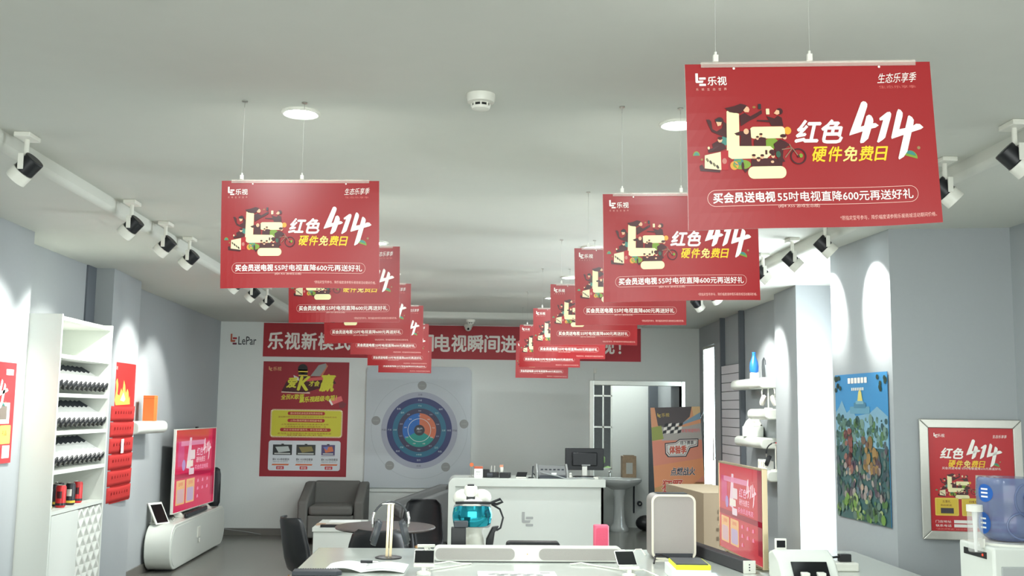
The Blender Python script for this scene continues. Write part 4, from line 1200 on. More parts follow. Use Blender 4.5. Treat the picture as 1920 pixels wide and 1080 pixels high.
# framed red poster
t = thing('framed_poster', 'red 414 poster in an aluminium snap frame beside the water dispenser', 'poster', (2.628, 5.938, .885), R(-11))
t.rotation_euler = (0, 0, R(-11))
FW, FH, b_ = .56, .68, .05
f = MB()
for pl in ([(0, 0), (FW, 0), (FW - b_, b_), (b_, b_)], [(FW, 0), (FW, FH), (FW - b_, FH - b_), (FW - b_, b_)], [(FW, FH), (0, FH), (b_, FH - b_), (FW - b_, FH - b_)], [(0, FH), (0, 0), (b_, b_), (b_, FH - b_)]):
    f.prism([(x, -.014, z) for x, z in pl], (0, .016, 0))
f.build('frame', ALU, t, smooth=0, bevel=.004)
PW, PH = FW - 2 * b_, FH - 2 * b_
a = Art(PW, PH, (184, 36, 42), .004, .35)
a.logo(.03, PH - .055, .026, WH, 1); a.text('乐视', .05, PH - .053, .019, WH, 1); a.text('生态乐享季', PW - .11, PH - .055, .018, WH, 1, w=.075, shear=.2)
headline(a, lambda p: (.055 + p[0] / 1735 * .345, PH - .045 - p[1] / 1735 * .345), .0002)
a.text('买会员送电视 55吋电视直降600元再送好礼', .07, .345, .014, WH, 2, w=.32, res=1)
figure(a, lambda p: (.02 + p[0] / 1450 * .235, .335 - p[1] / 1080 * .165), .000157)
a.poly([(.245, .20), (.43, .225), (.43, .315), (.25, .315)], (190, 186, 172), 2); a.ell(.295, .275, .016, .018, (40, 34, 34), 4, 14); a.ell(.295, .268, .012, .014, (226, 190, 164), 5, 14); a.poly([(.262, .205), (.275, .235), (.295, .245), (.315, .235), (.33, .212)], (36, 36, 42), 3)
for i in range(3):
    x = .025 + i * .145
    a.rrect(x, .085, x + .128, .185, .006, (226, 196, 84), 2); a.rrect(x + .006, .091, x + .122, .179, .004, (214, 184, 60), 3)
    a.text(('五重礼', '四重礼', '三重礼')[i], x + .04, .158, .014, (120, 60, 30), 4, w=.045, res=1); a.text('到店即送', x + .03, .138, .011, (130, 70, 30), 4, w=.06, res=1)
    if i == 0: a.rect(x + .03, .098, x + .1, .128, (60, 54, 60), 4)
    else: a.ell(x + .064, .112, .03, .014, (200, 140, 90), 4, 16)
for z, tx in ((.045, '门店地址'), (.022, '联系电话')):
    a.text(tx, .025, z, .014, WH, 2, w=.085, res=1); a.rect(.125, z - .001, .44, z + .016, (236, 232, 226), 2)
a.text('*活动详情以门店公示为准', .025, .006, .009, (230, 150, 140), 2, w=.2, res=1)
a.build('sheet', t, (b_, -.004, b_))

# water dispenser with bottle
t = thing('water_dispenser', 'grey and white water dispenser at the right edge of the picture', 'water dispenser', (2.60, 4.93, 0))
MB().box(-.16, .18, -.16, .17, 0, .985).build('cabinet', WLAC, t, bevel=.012, seg=3)
MB().box(-.125, .155, -.168, -.158, .08, .90).build('front_door', mat('dispenser_grey', (168, 172, 170), .4), t, bevel=.004)
MB().prism([(-.162, -.1, .925), (-.162, .12, .925), (-.162, .12, .955), (-.162, -.1, .955)], (.003, 0, 0)).build('control_strip', BLK, t, smooth=0)
MB().box(-.1635, -.161, -.07, -.06, .935, .945).build('indicator', mat('red_led', (226, 60, 40), .4, emit=1.0), t, smooth=0)
MB().lathe([(.15, .985), (.15, .995), (.10, 1.0), (.06, .99)], n=32).build('collar', WPL, t)
PLB = mat('blue_polycarbonate', (108, 122, 160), .12, alpha=.72)
t = thing('water_bottle', 'large translucent blue water bottle standing on the dispenser', 'bottle', (2.60, 4.93, .9985))
bp_ = [(.055, 0), (.09, .004), (.12, .03), (.133, .06), (.135, .1), (.132, .135), (.135, .15), (.135, .23), (.134, .26), (.132, .285), (.124, .297), (.02, .30)]
MB().lathe(bp_, n=40).build('shell', PLB, t)
gr = MB().tube([(.02, -.118, .12), (.02, -.15, .14), (.02, -.152, .2), (.02, -.118, .225)], .014, 10)
gr.build('handle', mat('blue_grip', (96, 108, 148), .25, alpha=.85), t)
BLAB = mat('blue_water_label', (30, 90, 170), .4, var=.12, bscale=40)


def on_bottle(a, z): return (.1365 * math.cos(a), .1365 * math.sin(a), z)


for a0, z0, ra, rz_ in ((PI * 1.10, .225, .33, .042), (PI * 1.07, .085, .30, .05)):
    MB().surf(lambda u, v: on_bottle(a0 + ra * v * math.cos(2 * PI * u), z0 + rz_ * v * math.sin(2 * PI * u)), 24, 4).build('label', BLAB, t)
    g = MB()
    for k_ in range(3): g.surf(lambda u, v: tuple(c * (1.004 if i_ < 2 else 1) for i_, c in enumerate(on_bottle(a0 - ra * .5 + ra * .9 * u, z0 - rz_ * .5 + k_ * rz_ * .42 + .008 * v))), 6, 1)
    g.build('label_print', PAPER, t, smooth=0)
for a0, z0, ra, rz_ in ((PI * 1.56, .2, .42, .075), (PI * 1.5, .08, .5, .06)):
    MB().tube([on_bottle(a0 + ra * math.cos(2 * PI * k_ / 28), z0 + rz_ * math.sin(2 * PI * k_ / 28)) for k_ in range(28)], .005, 8, closed=True).build('moulded_ring', PLB, t)
t = thing('cup_holder', 'clear plastic cup tube with white cap beside the water bottle', 'cup holder', (2.46, 4.70, .94))
t.location = (2.405, 4.86, .955)
MB().lathe([(.032, 0), (.034, .01), (.034, .19)], n=24, caps=False).build('tube', mat('clear_plastic', (226, 226, 222), .1, alpha=.28), t)
MB().lathe([(.036, .185), (.036, .215), (.01, .218)], n=24).build('cap', WPL, t); MB().cyl((.0, 0, .0), (.0, 0, .19), .006, .013, 12).build('paper_cups', PAPER, t)
MB().box(.025, .04, -.01, .01, .02, .06).build('bracket', WPL, t, smooth=0)

# pill shelves on the recess wall and what stands on them
SX = 2.77
def rshelf(yf, ln, z, label): return capsule_shelf((SX, yf, z - .10), R(-90), ln, .20, .10, label, 'white pill-shaped shelves on the right wall')


rshelf(10.72, 1.05, 1.925, 'top white pill-shaped shelf on the right wall with a blue bottle')
rshelf(10.10, .62, 1.63, 'second white pill-shaped shelf on the right wall with pale headphones')
rshelf(10.60, .95, 1.36, 'third white pill-shaped shelf on the right wall with a white bag')
rshelf(10.06, .60, 1.07, 'lowest white pill-shaped shelf on the right wall with red and black headphones')
t = thing('blue_bottle', 'small blue bottle on a white stand on the top right shelf', 'bottle', (2.86, 10.15, 1.9255))
MB().box(-.035, .035, -.035, .035, 0, .06).build('stand', WPL, t, bevel=.003)
MB().lathe([(.03, .06), (.042, .075), (.044, .12), (.038, .165), (.02, .215), (.017, .25), (.02, .255), (.019, .262)], n=24).build('bottle', mat('blue_bottle_plastic', (44, 120, 206), .3), t)


def headphones(name, label, loc, rz, w, h, mats, stand, post=None, tilt=0.0):
    """over-ear pair on a post: band, two cups with pads, cup arms"""
    t = thing(name, label, 'headphones', loc, rz)
    m1, m2, mp = mats
    band = [(w * math.cos(PI * i / 18), 0, h * math.sin(PI * i / 18) ** .85) for i in range(19)]
    MB().tube(band[:10], .006, 10, 0).tube(band[9:], .006, 10, 1).build('headband', [m1, m2], t)
    for s, m_ in ((1, m1), (-1, m2)):
        MB().tube([(s * w, 0, .0), (s * w * .98, .0, -.03)], .007, 8).build('slider', SILV, t)
        c = Vector((s * w * .80, 0, -.065)); ax = Vector((s * .93, 0, .37)); lg = Vector((s * .37, 0, -.93))
        cup = MB()
        for d0, d1, r0, mm in ((0, .014, 1, 0), (.014, .022, .8, 0), (-.016, 0, .95, 1)):
            rs = [[c + ax * d + Vector((0, 1, 0)) * .034 * k * math.cos(2 * PI * j / 20) + lg * .052 * k * math.sin(2 * PI * j / 20) for j in range(20)] for d, k in ((d0, 1 if mm == 0 and d0 == 0 else r0), (d1, r0 if mm == 0 else 1))]
            cup.rings(rs, mm)
        cup.build('ear_cup', [m_, mp], t)
    return t


def hp_stand(label, loc, h, base_r, m, double=False):
    t = thing('headphone_stand', label, 'stand', loc, 0)
    MB().lathe([(base_r, 0), (base_r, .006), (base_r * .9, .01)], n=28).build('base', BLK if double else m, t)
    if double: MB().cyl((-.008, 0, .008), (-.008, 0, h), .0055, n=12).cyl((.008, 0, .008), (.008, 0, h), .0055, n=12).build('post', GOLD, t)
    else: MB().cyl((0, 0, .008), (0, 0, h), .006, n=12).build('post', m, t)
    MB().box(-.03, .03, -.012, .012, h, h + .008).build('cradle', m, t, bevel=.003)
    return t


hp_stand('white headphone stand on the second right shelf', (2.87, 9.72, 1.6305), .218, .04, WPL)
headphones('pale_headphones', 'white headphones hanging on a stand on the second right shelf', (2.87, 9.72, 1.6305 + .145), R(-35), .062, .092, (WPL, WPL, GRILLE), None)
t = thing('white_bag', 'white gift bag with cut-out handle on the third right shelf', 'bag', (2.87, 10.25, 1.3605), R(-20))
MB().box(-.10, .10, -.06, .06, 0, .10).build('box', WMAT, t, bevel=.003)
MB().prism([(-.095, -.02, .10), (.095, -.02, .10), (.06, -.02, .165), (.02, -.02, .185), (-.03, -.02, .185), (-.07, -.02, .15)], (0, .04, 0)).build('folded_top', WMAT, t, bevel=.004)
MB().prism([(-.03, -.0215, .14), (.02, -.0215, .14), (.02, -.0215, .16), (-.03, -.0215, .16)], (0, .003, 0)).build('handle_slot', SILV, t, smooth=0)
MB().prism([(.07, -.0215, .105), (.09, -.0215, .105), (.08, -.0215, .125)], (0, .003, 0)).build('print_mark', BLK, t, smooth=0)
t = hp_stand('white headphone stand on the lowest right shelf', (2.88, 9.55, 1.0705), .235, .045, WPL)
headphones('red_headphones', 'black and red headphones hanging on a stand on the lowest right shelf', (2.88, 9.55, 1.0705 + .15), R(-20), .085, .1, (mat('red_plastic', (206, 40, 44), .35), BLK, BLK), None)
for i, (y, x, h_, lb) in enumerate(((9.93, 2.86, .085, 'white carton at the far end of the lowest right shelf'), (9.84, 2.86, .085, 'white carton second from the far end of the lowest right shelf'),
                                    (9.70, 2.84, .09, 'white carton in front of the red headphones on the lowest right shelf'), (9.62, 2.84, .08, 'white carton nearest the pier on the lowest right shelf'))):
    t = thing('white_carton', lb, 'carton', (x, y, 1.0705), R(-90), 'white cartons on the lowest right shelf')
    MB().box(-.033, .033, -.03, .03, 0, h_).build('box', PAPER, t, bevel=.002); MB().box(-.02, .02, -.031, -.0295, .02, h_ - .02).build('label', mat('pale_khaki_print', (206, 202, 186), .6), t, smooth=0)
# curved wire displays seen beside the bottle
t = thing('wire_display', 'thin bent wire holder beside the blue bottle on the top right shelf', 'holder', (2.90, 9.95, 1.9255), R(-60))
MB().tube([(-.02, 0, .005), (-.025, 0, .1), (-.02, 0, .17), (0, 0, .2), (.02, 0, .17), (.02, 0, .13)], .004).build('wire', DKMET, t); MB().cyl((-.02, 0, 0), (-.02, 0, .006), .025).build('base', WPL, t)

# slatted wall panel and the dark post beside it
t = thing('slatwall_panel', 'white slatted wall panel between the side door and the pill shelves', 'wall panel', (2.955, 11.84, .55), R(-90))
g = MB().box(0, .82, .03, .038, 0, 1.58)
g.build('backing', DKMET, t, smooth=0)
g = MB()
nS = 16
for i in range(nS): g.box(0, .82, 0, .03, i * .0985, i * .0985 + .0915)
g.build('slats', mat('pinkish_white_slats', (206, 202, 206), .45, var=.02), t, smooth=0, bevel=.002)
struct(MB().box(2.935, 2.985, 10.95, 11.01, 0, SZ).build('trim_7', DGREY, smooth=0))
struct(MB().box(2.955, 3.02, 11.86, 11.90, 0, SZ).build('trim_8', DGREY, smooth=0))

# leaning advertising stand
t = thing('banner_stand', 'leaning orange racing poster stand by the narrow side door', 'banner stand', (2.33, 12.5, 0), R(-4))
SW, SH = .60, 1.62
a = Art(SW, SH, (226, 160, 120), .003, .35, back=WH)
a.rect(0, 0, SW, .72, (196, 150, 96), 1); a.rect(0, .70, SW, 1.22, (222, 140, 116), 1)
a.poly([(0, .66), (.2, .72), (.45, .68), (SW, .8), (SW, 1.0), (0, .92)], (228, 150, 104), 2)
a.poly([(.05, SH), (.5, SH), (.47, 1.50), (.35, 1.40), (.22, 1.36), (.08, 1.40)], (84, 76, 78), 2); a.poly([(.5, SH), (SW, SH), (SW, 1.52), (.52, 1.48)], (224, 190, 140), 2)
a.poly([(SW, 1.55), (.40, 1.44), (.36, 1.40), (SW, 1.47)], (130, 160, 180), 3); a.poly([(0, 1.38), (.12, 1.40), (.14, 1.24), (0, 1.22)], (150, 160, 80), 3); a.poly([(.10, 1.40), (.4, 1.38), (SW, 1.42), (SW, 1.22), (.12, 1.22)], (176, 170, 164), 2)
a.logo(.08, 1.50, .05, (220, 190, 90), 4); a.text('乐视', .13, 1.505, .045, (220, 190, 90), 4)
for i in range(5):
    for j in range(3):
        if (i + j) % 2 == 0: a.poly([(.13 + i * .045 + j * .012, 1.30 + j * .042), (.17 + i * .045 + j * .012, 1.31 + j * .042), (.18 + i * .045 + j * .012, 1.345 + j * .042), (.14 + i * .045 + j * .012, 1.335 + j * .042)], (40, 40, 44), 5)
        else: a.poly([(.13 + i * .045 + j * .012, 1.30 + j * .042), (.17 + i * .045 + j * .012, 1.31 + j * .042), (.18 + i * .045 + j * .012, 1.345 + j * .042), (.14 + i * .045 + j * .012, 1.335 + j * .042)], WH, 5)
a.text('体育频道特约', .36, 1.31, .045, (222, 130, 130), 5, w=.22, bold=.02)
for inset, c, L in ((0, (60, 54, 60), 4), (.012, WH, 5), (.02, (110, 60, 66), 6), (.026, (224, 222, 216), 7)):
    a.poly([(.15 + inset, 1.06 + inset), (.18 + inset, 1.02 + inset), (.40 - inset * .6, 1.02 + inset), (.455 - inset * .8, 1.12 + inset), (.55 - inset, 1.14 + inset), (.56 - inset, 1.235 - inset), (.33 + inset * .2, 1.235 - inset), (.28 + inset * .3, 1.20 - inset), (.15 + inset, 1.19 - inset)], c, L)
a.text('体验季', .20, 1.06, .095, (206, 84, 60), 8, w=.2, bold=.035, shear=.1); a.text('线下赛事', .335, 1.165, .05, (90, 80, 84), 8, w=.16, bold=.02, shear=.1)
a.text('点燃战火', .20, .80, .095, WH, 4, w=.29, bold=.05, shear=.1); a.text('点燃战火', .20, .80, .095, (52, 48, 70), 5, w=.29, bold=.02, shear=.1)
a.text('狂野', .085, .60, .15, WH, 4, w=.24, bold=.05, shear=.12); a.text('狂野', .085, .60, .15, (200, 70, 50), 5, w=.24, bold=.025, shear=.12)
a.text('飙车', .30, .47, .15, WH, 4, w=.27, bold=.05, shear=.12); a.text('飙车', .30, .47, .15, (90, 62, 84), 5, w=.27, bold=.025, shear=.12)
sh = a.build('sheet', t, (0, 0, .03), (R(-6), 0, R(0)))
sh.rotation_euler = (R(-5), R(-2.2), 0)
MB().cyl((.3, .2, .03), (.3, .16, 1.0), .008).cyl((.3, .16, 1.0), (.3, .19, 1.4), .008).tube([(.05, -.02, .012), (.3, .2, .03), (.55, -.02, .012)], .008).tube([(.3, .2, .03), (.3, .4, .012)], .008).tube([(.3, .16, 1.0), (.02, .18, 1.6)], .006).tube([(.3, .16, 1.0), (.58, .18, 1.6)], .006).build('folding_frame', DKMET, t)

# cardboard carton of the television
t = thing('television_carton', 'big brown cardboard carton standing upright right of the air purifier', 'carton', (1.845, 8.0, 0))
MB().prism([(0, 0, 0), (.42, 0, 0), (.30, 1.0, 0), (-.09, 1.0, 0)], (0, 0, .975)).build('box', CARD, t, smooth=0, bevel=.004)
MB().prism([(.0, 0, .9755), (.42, 0, .9755), (.30, 1.0, .9755), (-.09, 1.0, .9755)], (0, 0, .002)).build('top_flap', mat('pale_cardboard_top', (158, 142, 118), .75, var=.05), t, smooth=0)
a = Art(.01, .01, (0, 0, 0), .001); a.bm.free(); a.bm = bmesh.new(); a.mats = []; a.keys = {}
DKC = (92, 78, 62)
for i, (x, z) in enumerate(((.11, .82), (.16, .82), (.21, .83), (.11, .77), (.16, .77), (.10, .62), (.13, .60), (.17, .64))): a.rect(x, z, x + .022, z + .03, DKC, 1)
a.rect(.10, .69, .30, .715, DKC, 1); a.rect(.14, .48, .26, .505, DKC, 1); a.rect(.14, .30, .27, .40, (206, 206, 200), 1); a.rect(.155, .32, .185, .335, (120, 110, 104), 2); a.rect(.155, .36, .25, .366, (150, 146, 140), 2)
a.build('printed_marks', t, (0, -.001, 0))
# ------------------------------------------------------------------ display tables in the foreground
TZ = .75
TT = mat('white_glass_top', (196, 202, 194), .10, coat=.4)


def display_table(label, x0, x1, y0, y1):
    t = thing('display_table', label, 'table', (x0, y0, 0), 0, 'white display tables')
    w, d = x1 - x0, y1 - y0
    MB().box(0, w, 0, d, TZ - .05, TZ).build('tabletop', TT, t, bevel=.006, seg=3)
    MB().box(.06, w - .06, .06, d - .06, TZ - .16, TZ - .05).build('apron', WLAC, t, smooth=0)
    for x in (.05, w - .13):
        for y in (.05, d - .13): MB().box(x, x + .08, y, y + .08, 0, TZ - .05).build('leg', WLAC, t, smooth=0, bevel=.004)
    return t


display_table('white display table in the foreground carrying soundbar and headphones', -.855, 1.20, 4.4, 6.46)
display_table('white display table at the right carrying the television and banknote counter', 1.205, 2.42, 4.4, 6.46)
Z0 = TZ + .0006

# long silver soundbar
t = thing('soundbar', 'long silver soundbar with grey grilles across the foreground table', 'soundbar', (-.15, 5.88, Z0))
SL, SHt = 1.05, .085
MB().rings([[(x, y, z) for x, z in rr_pts(0, .004, SL, SHt, .03, 6)] for y in (0, .075)]).build('body', mat('white_satin_shell', (226, 226, 220), .25), t, bevel=.004)
for x0, x1 in ((.012, .45), (.585, SL - .012)):
    MB().rings([[(x, y, z) for x, z in rr_pts(x0, .013, x1, SHt - .010, .028, 8)] for y in (-.004, .002)]).build('grille', GRILLE, t, smooth=30)
MB().box(.04, SL - .04, .01, .065, 0, .006).build('foot', BLK, t, smooth=0)
MB().cyl((.52, -.002, .045), (.52, 0, .045), .003, n=10).build('indicator', mat('amber_led', (206, 170, 90), .4), t)

t = thing('headphone_stand', 'metal headphone stand with twin posts on the foreground table', 'stand', (-.405, 6.03, Z0))
MB().lathe([(.075, 0), (.075, .005), (.06, .009)], n=32).build('base', BLK, t)
MB().rings([[(-.017 + u * .034, y, z) for u, y in ((0, -.006), (.42, -.006), (.42, .006), (0, .006))] for z in (.006, .303)]).rings([[(-.017 + u * .034, y, z) for u, y in ((.58, -.006), (1, -.006), (1, .006), (.58, .006))] for z in (.006, .303)]).build('post', GOLD, t, smooth=0, rot=(0, R(1.2), 0))
MB().box(-.045, .03, -.014, .014, .296, .304).build('cradle', SILV, t, bevel=.003)
t = headphones('silver_headphones', 'black and silver over-ear headphones hanging on the twin post stand', (-.398, 6.03, Z0 + .20), R(8), .098, .112, (mat('gunmetal', (74, 76, 78), .35, metal=.5), mat('gunmetal', (74, 76, 78), .35), DKMET), None)
for ch in t.children:
    if ch.name.startswith('ear_cup'): ch.scale = (1.0, 1.0, 1.45); ch.location.z = .035
for s in (-1, 1): MB().tube([(s * .093, -.002, .055), (s * .101, -.002, .02), (s * .1, -.002, -.01)], .0095, 10).build('chrome_hinge', CHROME, t)


def phone(label, loc, rz, w, ln, tilt, stand_h):
    """phone leaning on a white charging stand"""
    t = thing('phone', label, 'phone', loc, rz, 'phones on white charging stands')
    ca, sa = math.cos(tilt), math.sin(tilt)
    o = MB().rings([[(x, y * ca + zz * -sa, y * sa + stand_h + zz * ca) for x, y in rr_pts(-w / 2, 0, w / 2, ln, .008, 4)] for zz in (0, .007)]).build('body', SILV, t)
    MB().rings([[(x, y * ca - zz * sa, y * sa + stand_h + zz * ca) for x, y in rr_pts(-w / 2 + .004, .008, w / 2 - .004, ln - .008, .003, 3)] for zz in (.0068, .0076)]).build('screen', BLKG, t, smooth=0)
    return t


def phone_stand(label, loc, rz):
    t = thing('charging_stand', label, 'stand', loc, rz, 'white phone charging stands')
    MB().box(-.052, .052, -.012, .012, .035, .052).build('rest', WPL, t, bevel=.003)
    MB().box(-.012, .012, -.01, .01, .0, .04).build('post', WPL, t, bevel=.003)
    MB().lathe([(.038, 0), (.036, .012), (.02, .018)], n=24).build('base', WPL, t)
    MB().tube([(.01, .012, .04), (.03, .03, .02), (.02, .045, .006), (-.01, .06, .005)], .0035).build('cable', WPL, t)
    return t


phone_stand('white charging stand under the black phone left of the silver soundbar', (-.185, 5.45, Z0), 0)
phone('black phone on a stand left of the silver soundbar', (-.185, 5.458, Z0), 0, .105, .10, R(38), .045)
phone_stand('white charging stand behind the left phone, nearer the far edge', (-.20, 6.22, Z0), R(5))
phone_stand('white charging stand under the dark phone at the right end of the soundbar', (.86, 5.40, Z0), 0)
phone('dark phone on a stand at the right end of the silver soundbar', (.855, 5.408, Z0), R(6), .105, .11, R(36), .048)
tag(MB().tube([(.60, 5.80, Z0 + .004), (.66, 5.79, Z0 + .012), (.72, 5.76, Z0 + .004), (.80, 5.66, Z0 + .005), (.88, 5.52, Z0 + .01), (.95, 5.50, Z0 + .02), (1.0, 5.42, Z0 + .006), (1.02, 5.25, Z0 + .004)], .0045).build('white_cable', WPL), 'white cable curling around the right phone stand', 'cable')
tag(MB().tube([(-.14, 5.78, Z0 + .004), (-.06, 5.80, Z0 + .014), (.0, 5.80, Z0 + .005), (.06, 5.79, Z0 + .005), (-.12, 5.6, Z0 + .005), (-.2, 5.5, Z0 + .005)], .004).build('white_cable', WPL), 'white cable lying in front of the left end of the soundbar', 'cable')

# pink speaker and little things at the far edge
t = thing('pink_speaker', 'upright pink speaker on the far edge of the foreground table', 'speaker', (.822, 6.20, Z0))
MB().rings([[(x * s, y * s, z) for x, y in rr_pts(-.043, -.043, .043, .043, .018, 6)] for s, z in ((.92, 0), (1, .004), (1, .166), (.93, .172))]).build('body', mat('pink_speaker_shell', (236, 104, 132), .5, var=.03), t)
MB().rings([[(x, -.0445 + yy, z) for x, z in rr_pts(-.034, .012, .034, .160, .012, 5)] for yy in (-.001, .003)]).build('grille', mat('pink_grille', (228, 92, 122), .7, bump=.3, bscale=500), t, smooth=0)
tag(MB().cyl((-.04, 0, 0.008), (.045, 0, 0.008), .008, n=12).build('white_stick', PAPER, loc=(.935, 6.32, Z0)), 'white stick lying right of the pink speaker', 'stick')
tag(MB().tube([(1.0, 6.2, Z0 + .004), (1.03, 6.22, Z0 + .03), (1.06, 6.2, Z0 + .034), (1.08, 6.17, Z0 + .004)], .004).build('cable_loop', WPL), 'small white cable loop right of the pink speaker', 'cable')
t = thing('router_box', 'flat black box with rounded top standing behind the soundbar', 'box', (.43, 6.28, Z0))
MB().rings([[(x, y, z) for x, z in rr_pts(-.16, 0, .16, .062, .022, 6)] for y in (0, .08)]).build('body', BLK, t, bevel=.004)
MB().box(-.14, .14, -.002, .001, .040, .045).build('trim_strip', SILV, t, smooth=0)

# display head with visor and helmet
t = thing('visor_display', 'white display head with cyan visor and black straps on the far table edge', 'display head', (.06, 6.30, Z0))
MB().rings([[(.022 + w_ * math.cos(2 * PI * j / 24), d_ * math.sin(2 * PI * j / 24), z) for j in range(24)] for w_, d_, z in ((.062, .055, 0), (.056, .05, .06), (.05, .045, .12), (.06, .05, .16))]).build('neck', WPL, t)
MB().ell((.0, .02, .235), (.105, .10, .11), 0, 24, 14).build('head', WPL, t)
vz = lambda a_, z: (.005 + .118 * math.sin(a_), .02 - .118 * math.cos(a_), z)
MB().rings([[(.005 + (.122 + e) * math.sin(x * 1.05 / .12), .02 - (.112 + e) * math.cos(x * 1.05 / .12), z + .215) for x, z in rr_pts(-.125, -.068, .125, .068, .03, 7)] for e in (-.012, .004)]).build('visor_frame', mat('visor_grey_frame', (150, 156, 158), .3), t)
n_ = MB().surf(lambda u, v: (.005 + (.129 + .008 * math.sin(PI * v)) * math.sin((u * 2 - 1) * 1.0), .02 - (.119 + .008 * math.sin(PI * v)) * math.cos((u * 2 - 1) * 1.0), .215 + (v * 2 - 1) * .060 * (1 - .25 * abs(u * 2 - 1) ** 5)), 24, 10)
CY = bpy.data.materials.new('cyan_mirror_lens'); CY.use_nodes = True
_b = CY.node_tree.nodes['Principled BSDF']; _b.inputs['Base Color'].default_value = (*lin((40, 150, 168)), 1); _b.inputs['Metallic'].default_value = .85; _b.inputs['Roughness'].default_value = .07
n_.build('visor_lens', CY, t)
MB().tube([(-.09, -.06, .29), (-.04, -.1, .295), (.05, -.1, .295), (.11, -.06, .29), (.17, -.02, .31), (.185, -.02, .295), (.15, -.02, .28), (.12, -.02, .285)], .008).tube([(.12, -.02, .28), (.17, 0, .25), (.19, 0, .2), (.175, 0, .14), (.15, 0, .125)], .006).build('strap', BLK, t)
MB().prism([(.085, -.06, 0), (.125, -.06, 0), (.14, -.06, .12), (.165, -.06, .155), (.125, -.06, .15), (.09, -.06, .08)], (0, .06, 0)).build('side_arm', BLK, t, bevel=.006)
MB().ell((-.045, .02, .31), (.065, .07, .055), 0, 18, 10).ell((.06, .03, .315), (.06, .065, .05), 0, 18, 10).build('helmet', WPL, t)
MB().rings([[(-.005 + x * s, -.03 + y, .325 + z) for x, y in rr_pts(-.04, -.02, .04, .03, .018, 5)] for s, z in ((.75, 0), (1, .02), (.95, .055), (.8, .062))]).build('camera_housing', WPL, t)
MB().box(-.025, .015, -.035, -.01, .386, .396).build('camera_button', BLK, t, bevel=.003)
MB().box(-.03, .02, -.05, -.02, .30, .328).build('camera_mount', BLK, t, bevel=.003)
t = thing('black_speaker_box', 'small upright black box in front of the cyan visor display', 'speaker', (-.01, 6.10, Z0))
MB().box(-.045, .04, -.03, .03, 0, .165).build('body', BLK, t, bevel=.004); MB().box(-.03, .05, -.025, .03, .165, .20).build('cap', DKMET, t, bevel=.004)

# magazine, pen, black case
t = thing('open_magazine', 'open white magazine with curling page on the foreground table', 'magazine', (-.50, 5.62, Z0), R(-2))
MB().surf(lambda u, v: (-.20 + .20 * u, -.15 + .29 * v, .003 + .022 * math.sin(PI * u) * (1 - .3 * v) + .001), 12, 3).build('left_page', PAPER, t, solid=.004)
MB().surf(lambda u, v: (.0 + .22 * u, -.15 + .29 * v, .003 + .012 * math.sin(PI * u) + .001), 12, 3).build('right_page', PAPER, t, solid=.004)
MB().surf(lambda u, v: (.02 + .16 * u, -.13 + .15 * v, .0078 + .012 * math.sin(PI * (.02 + .16 * u) / .22)), 8, 2).build('printed_block', mat('pale_grey_print', (200, 204, 200), .7, var=.06, bscale=30), t)
t = thing('pen', 'short black and silver pen lying on the open magazine', 'pen', (-.49, 5.70, Z0 + .025), R(-6))
MB().cyl((-.04, 0, 0), (.025, 0, 0), .008, n=12).build('barrel', BLK, t); MB().cyl((.025, 0, 0), (.055, 0, 0), .006, .002, 12).build('tip', SILV, t)
t = thing('comb_binder', 'dark ring-edged binder at the left front of the foreground table', 'binder', (-.72, 5.42, Z0), R(2))
MB().prism([(-.12, -.05, 0), (.10, -.05, 0), (.125, -.02, 0), (.10, .05, 0), (-.12, .05, 0)], (0, 0, .022)).build('cover', DKMET, t, bevel=.003)
g = MB()
for i in range(18): g.cyl((-.115 + i * .0125, .045, .012), (-.110 + i * .0125, .045, .012), .0125, n=10)
g.build('rings', BLK, t)
t = thing('brochure', 'white brochure with grey picture at the bottom edge of the picture', 'brochure', (.29, 5.40, Z0))
MB().box(-.20, .20, -.18, .12, 0, .006).build('pages', PAPER, t, smooth=0)
a = Art(.36, .26, (222, 222, 216), .0004)
for i in range(12): a.ell(.05 + i * .022, .17 + .03 * math.sin(i * 2.1), .02, .02, ((170, 172, 170), (190, 190, 186), (140, 142, 142))[i % 3], 1 + i % 2, 10)
a.rect(.02, .02, .34, .12, (206, 210, 208), 1); a.rect(.30, .2, .35, .24, (150, 150, 148), 1)
a.build('print', t, (-.18, -.16, .0068), (R(-90), 0, 0))

# air purifier
t = thing('air_purifier', 'grey air purifier with rounded white rim on the foreground table', 'air purifier', (1.09, 6.02, Z0))
PWd, PHt, PD = .255, .365, .17
MB().rings([[(x, y, z) for x, z in rr_pts(0, 0, PWd, PHt, .04, 8)] for y in (.012, PD)]).build('body', mat('grey_purifier_shell', (146, 142, 136), .45, var=.02), t, smooth=50)
oo = rr_pts(0, 0, PWd, PHt, .042, 8); ii = rr_pts(.011, .011, PWd - .011, PHt - .011, .034, 8)
MB().rings([[(x, 0, z) for x, z in oo], [(x, .014, z) for x, z in oo]], caps=False).rings([[(x, 0, z) for x, z in oo], [(x, 0, z) for x, z in ii]], caps=False).rings([[(x, 0, z) for x, z in ii], [(x, .006, z) for x, z in ii]], caps=False).build('rim', GOLD if False else mat('white_rim', (236, 232, 214), .3), t, smooth=30)
MB().rings([[(x, y, z) for x, z in ii] for y in (.004, .012)]).build('front_panel', GRILLE, t, smooth=0)
MB().box(.02, PWd - .02, .0, .006, .012, .035).build('lower_vent', DKMET, t, smooth=0)
MB().box(.04, PWd - .04, .04, .14, PHt, PHt + .004).build('top_vent', DKMET, t, smooth=0)
tag(MB().tube([(1.07, 5.85, Z0 + .004), (1.09, 5.92, Z0 + .03), (1.13, 5.95, Z0 + .036), (1.2, 5.93, Z0 + .012), (1.28, 5.95, Z0 + .006), (1.34, 5.97, Z0 + .006)], .006).build('black_cable', BLK), 'black cable looping at the foot of the air purifier', 'cable')
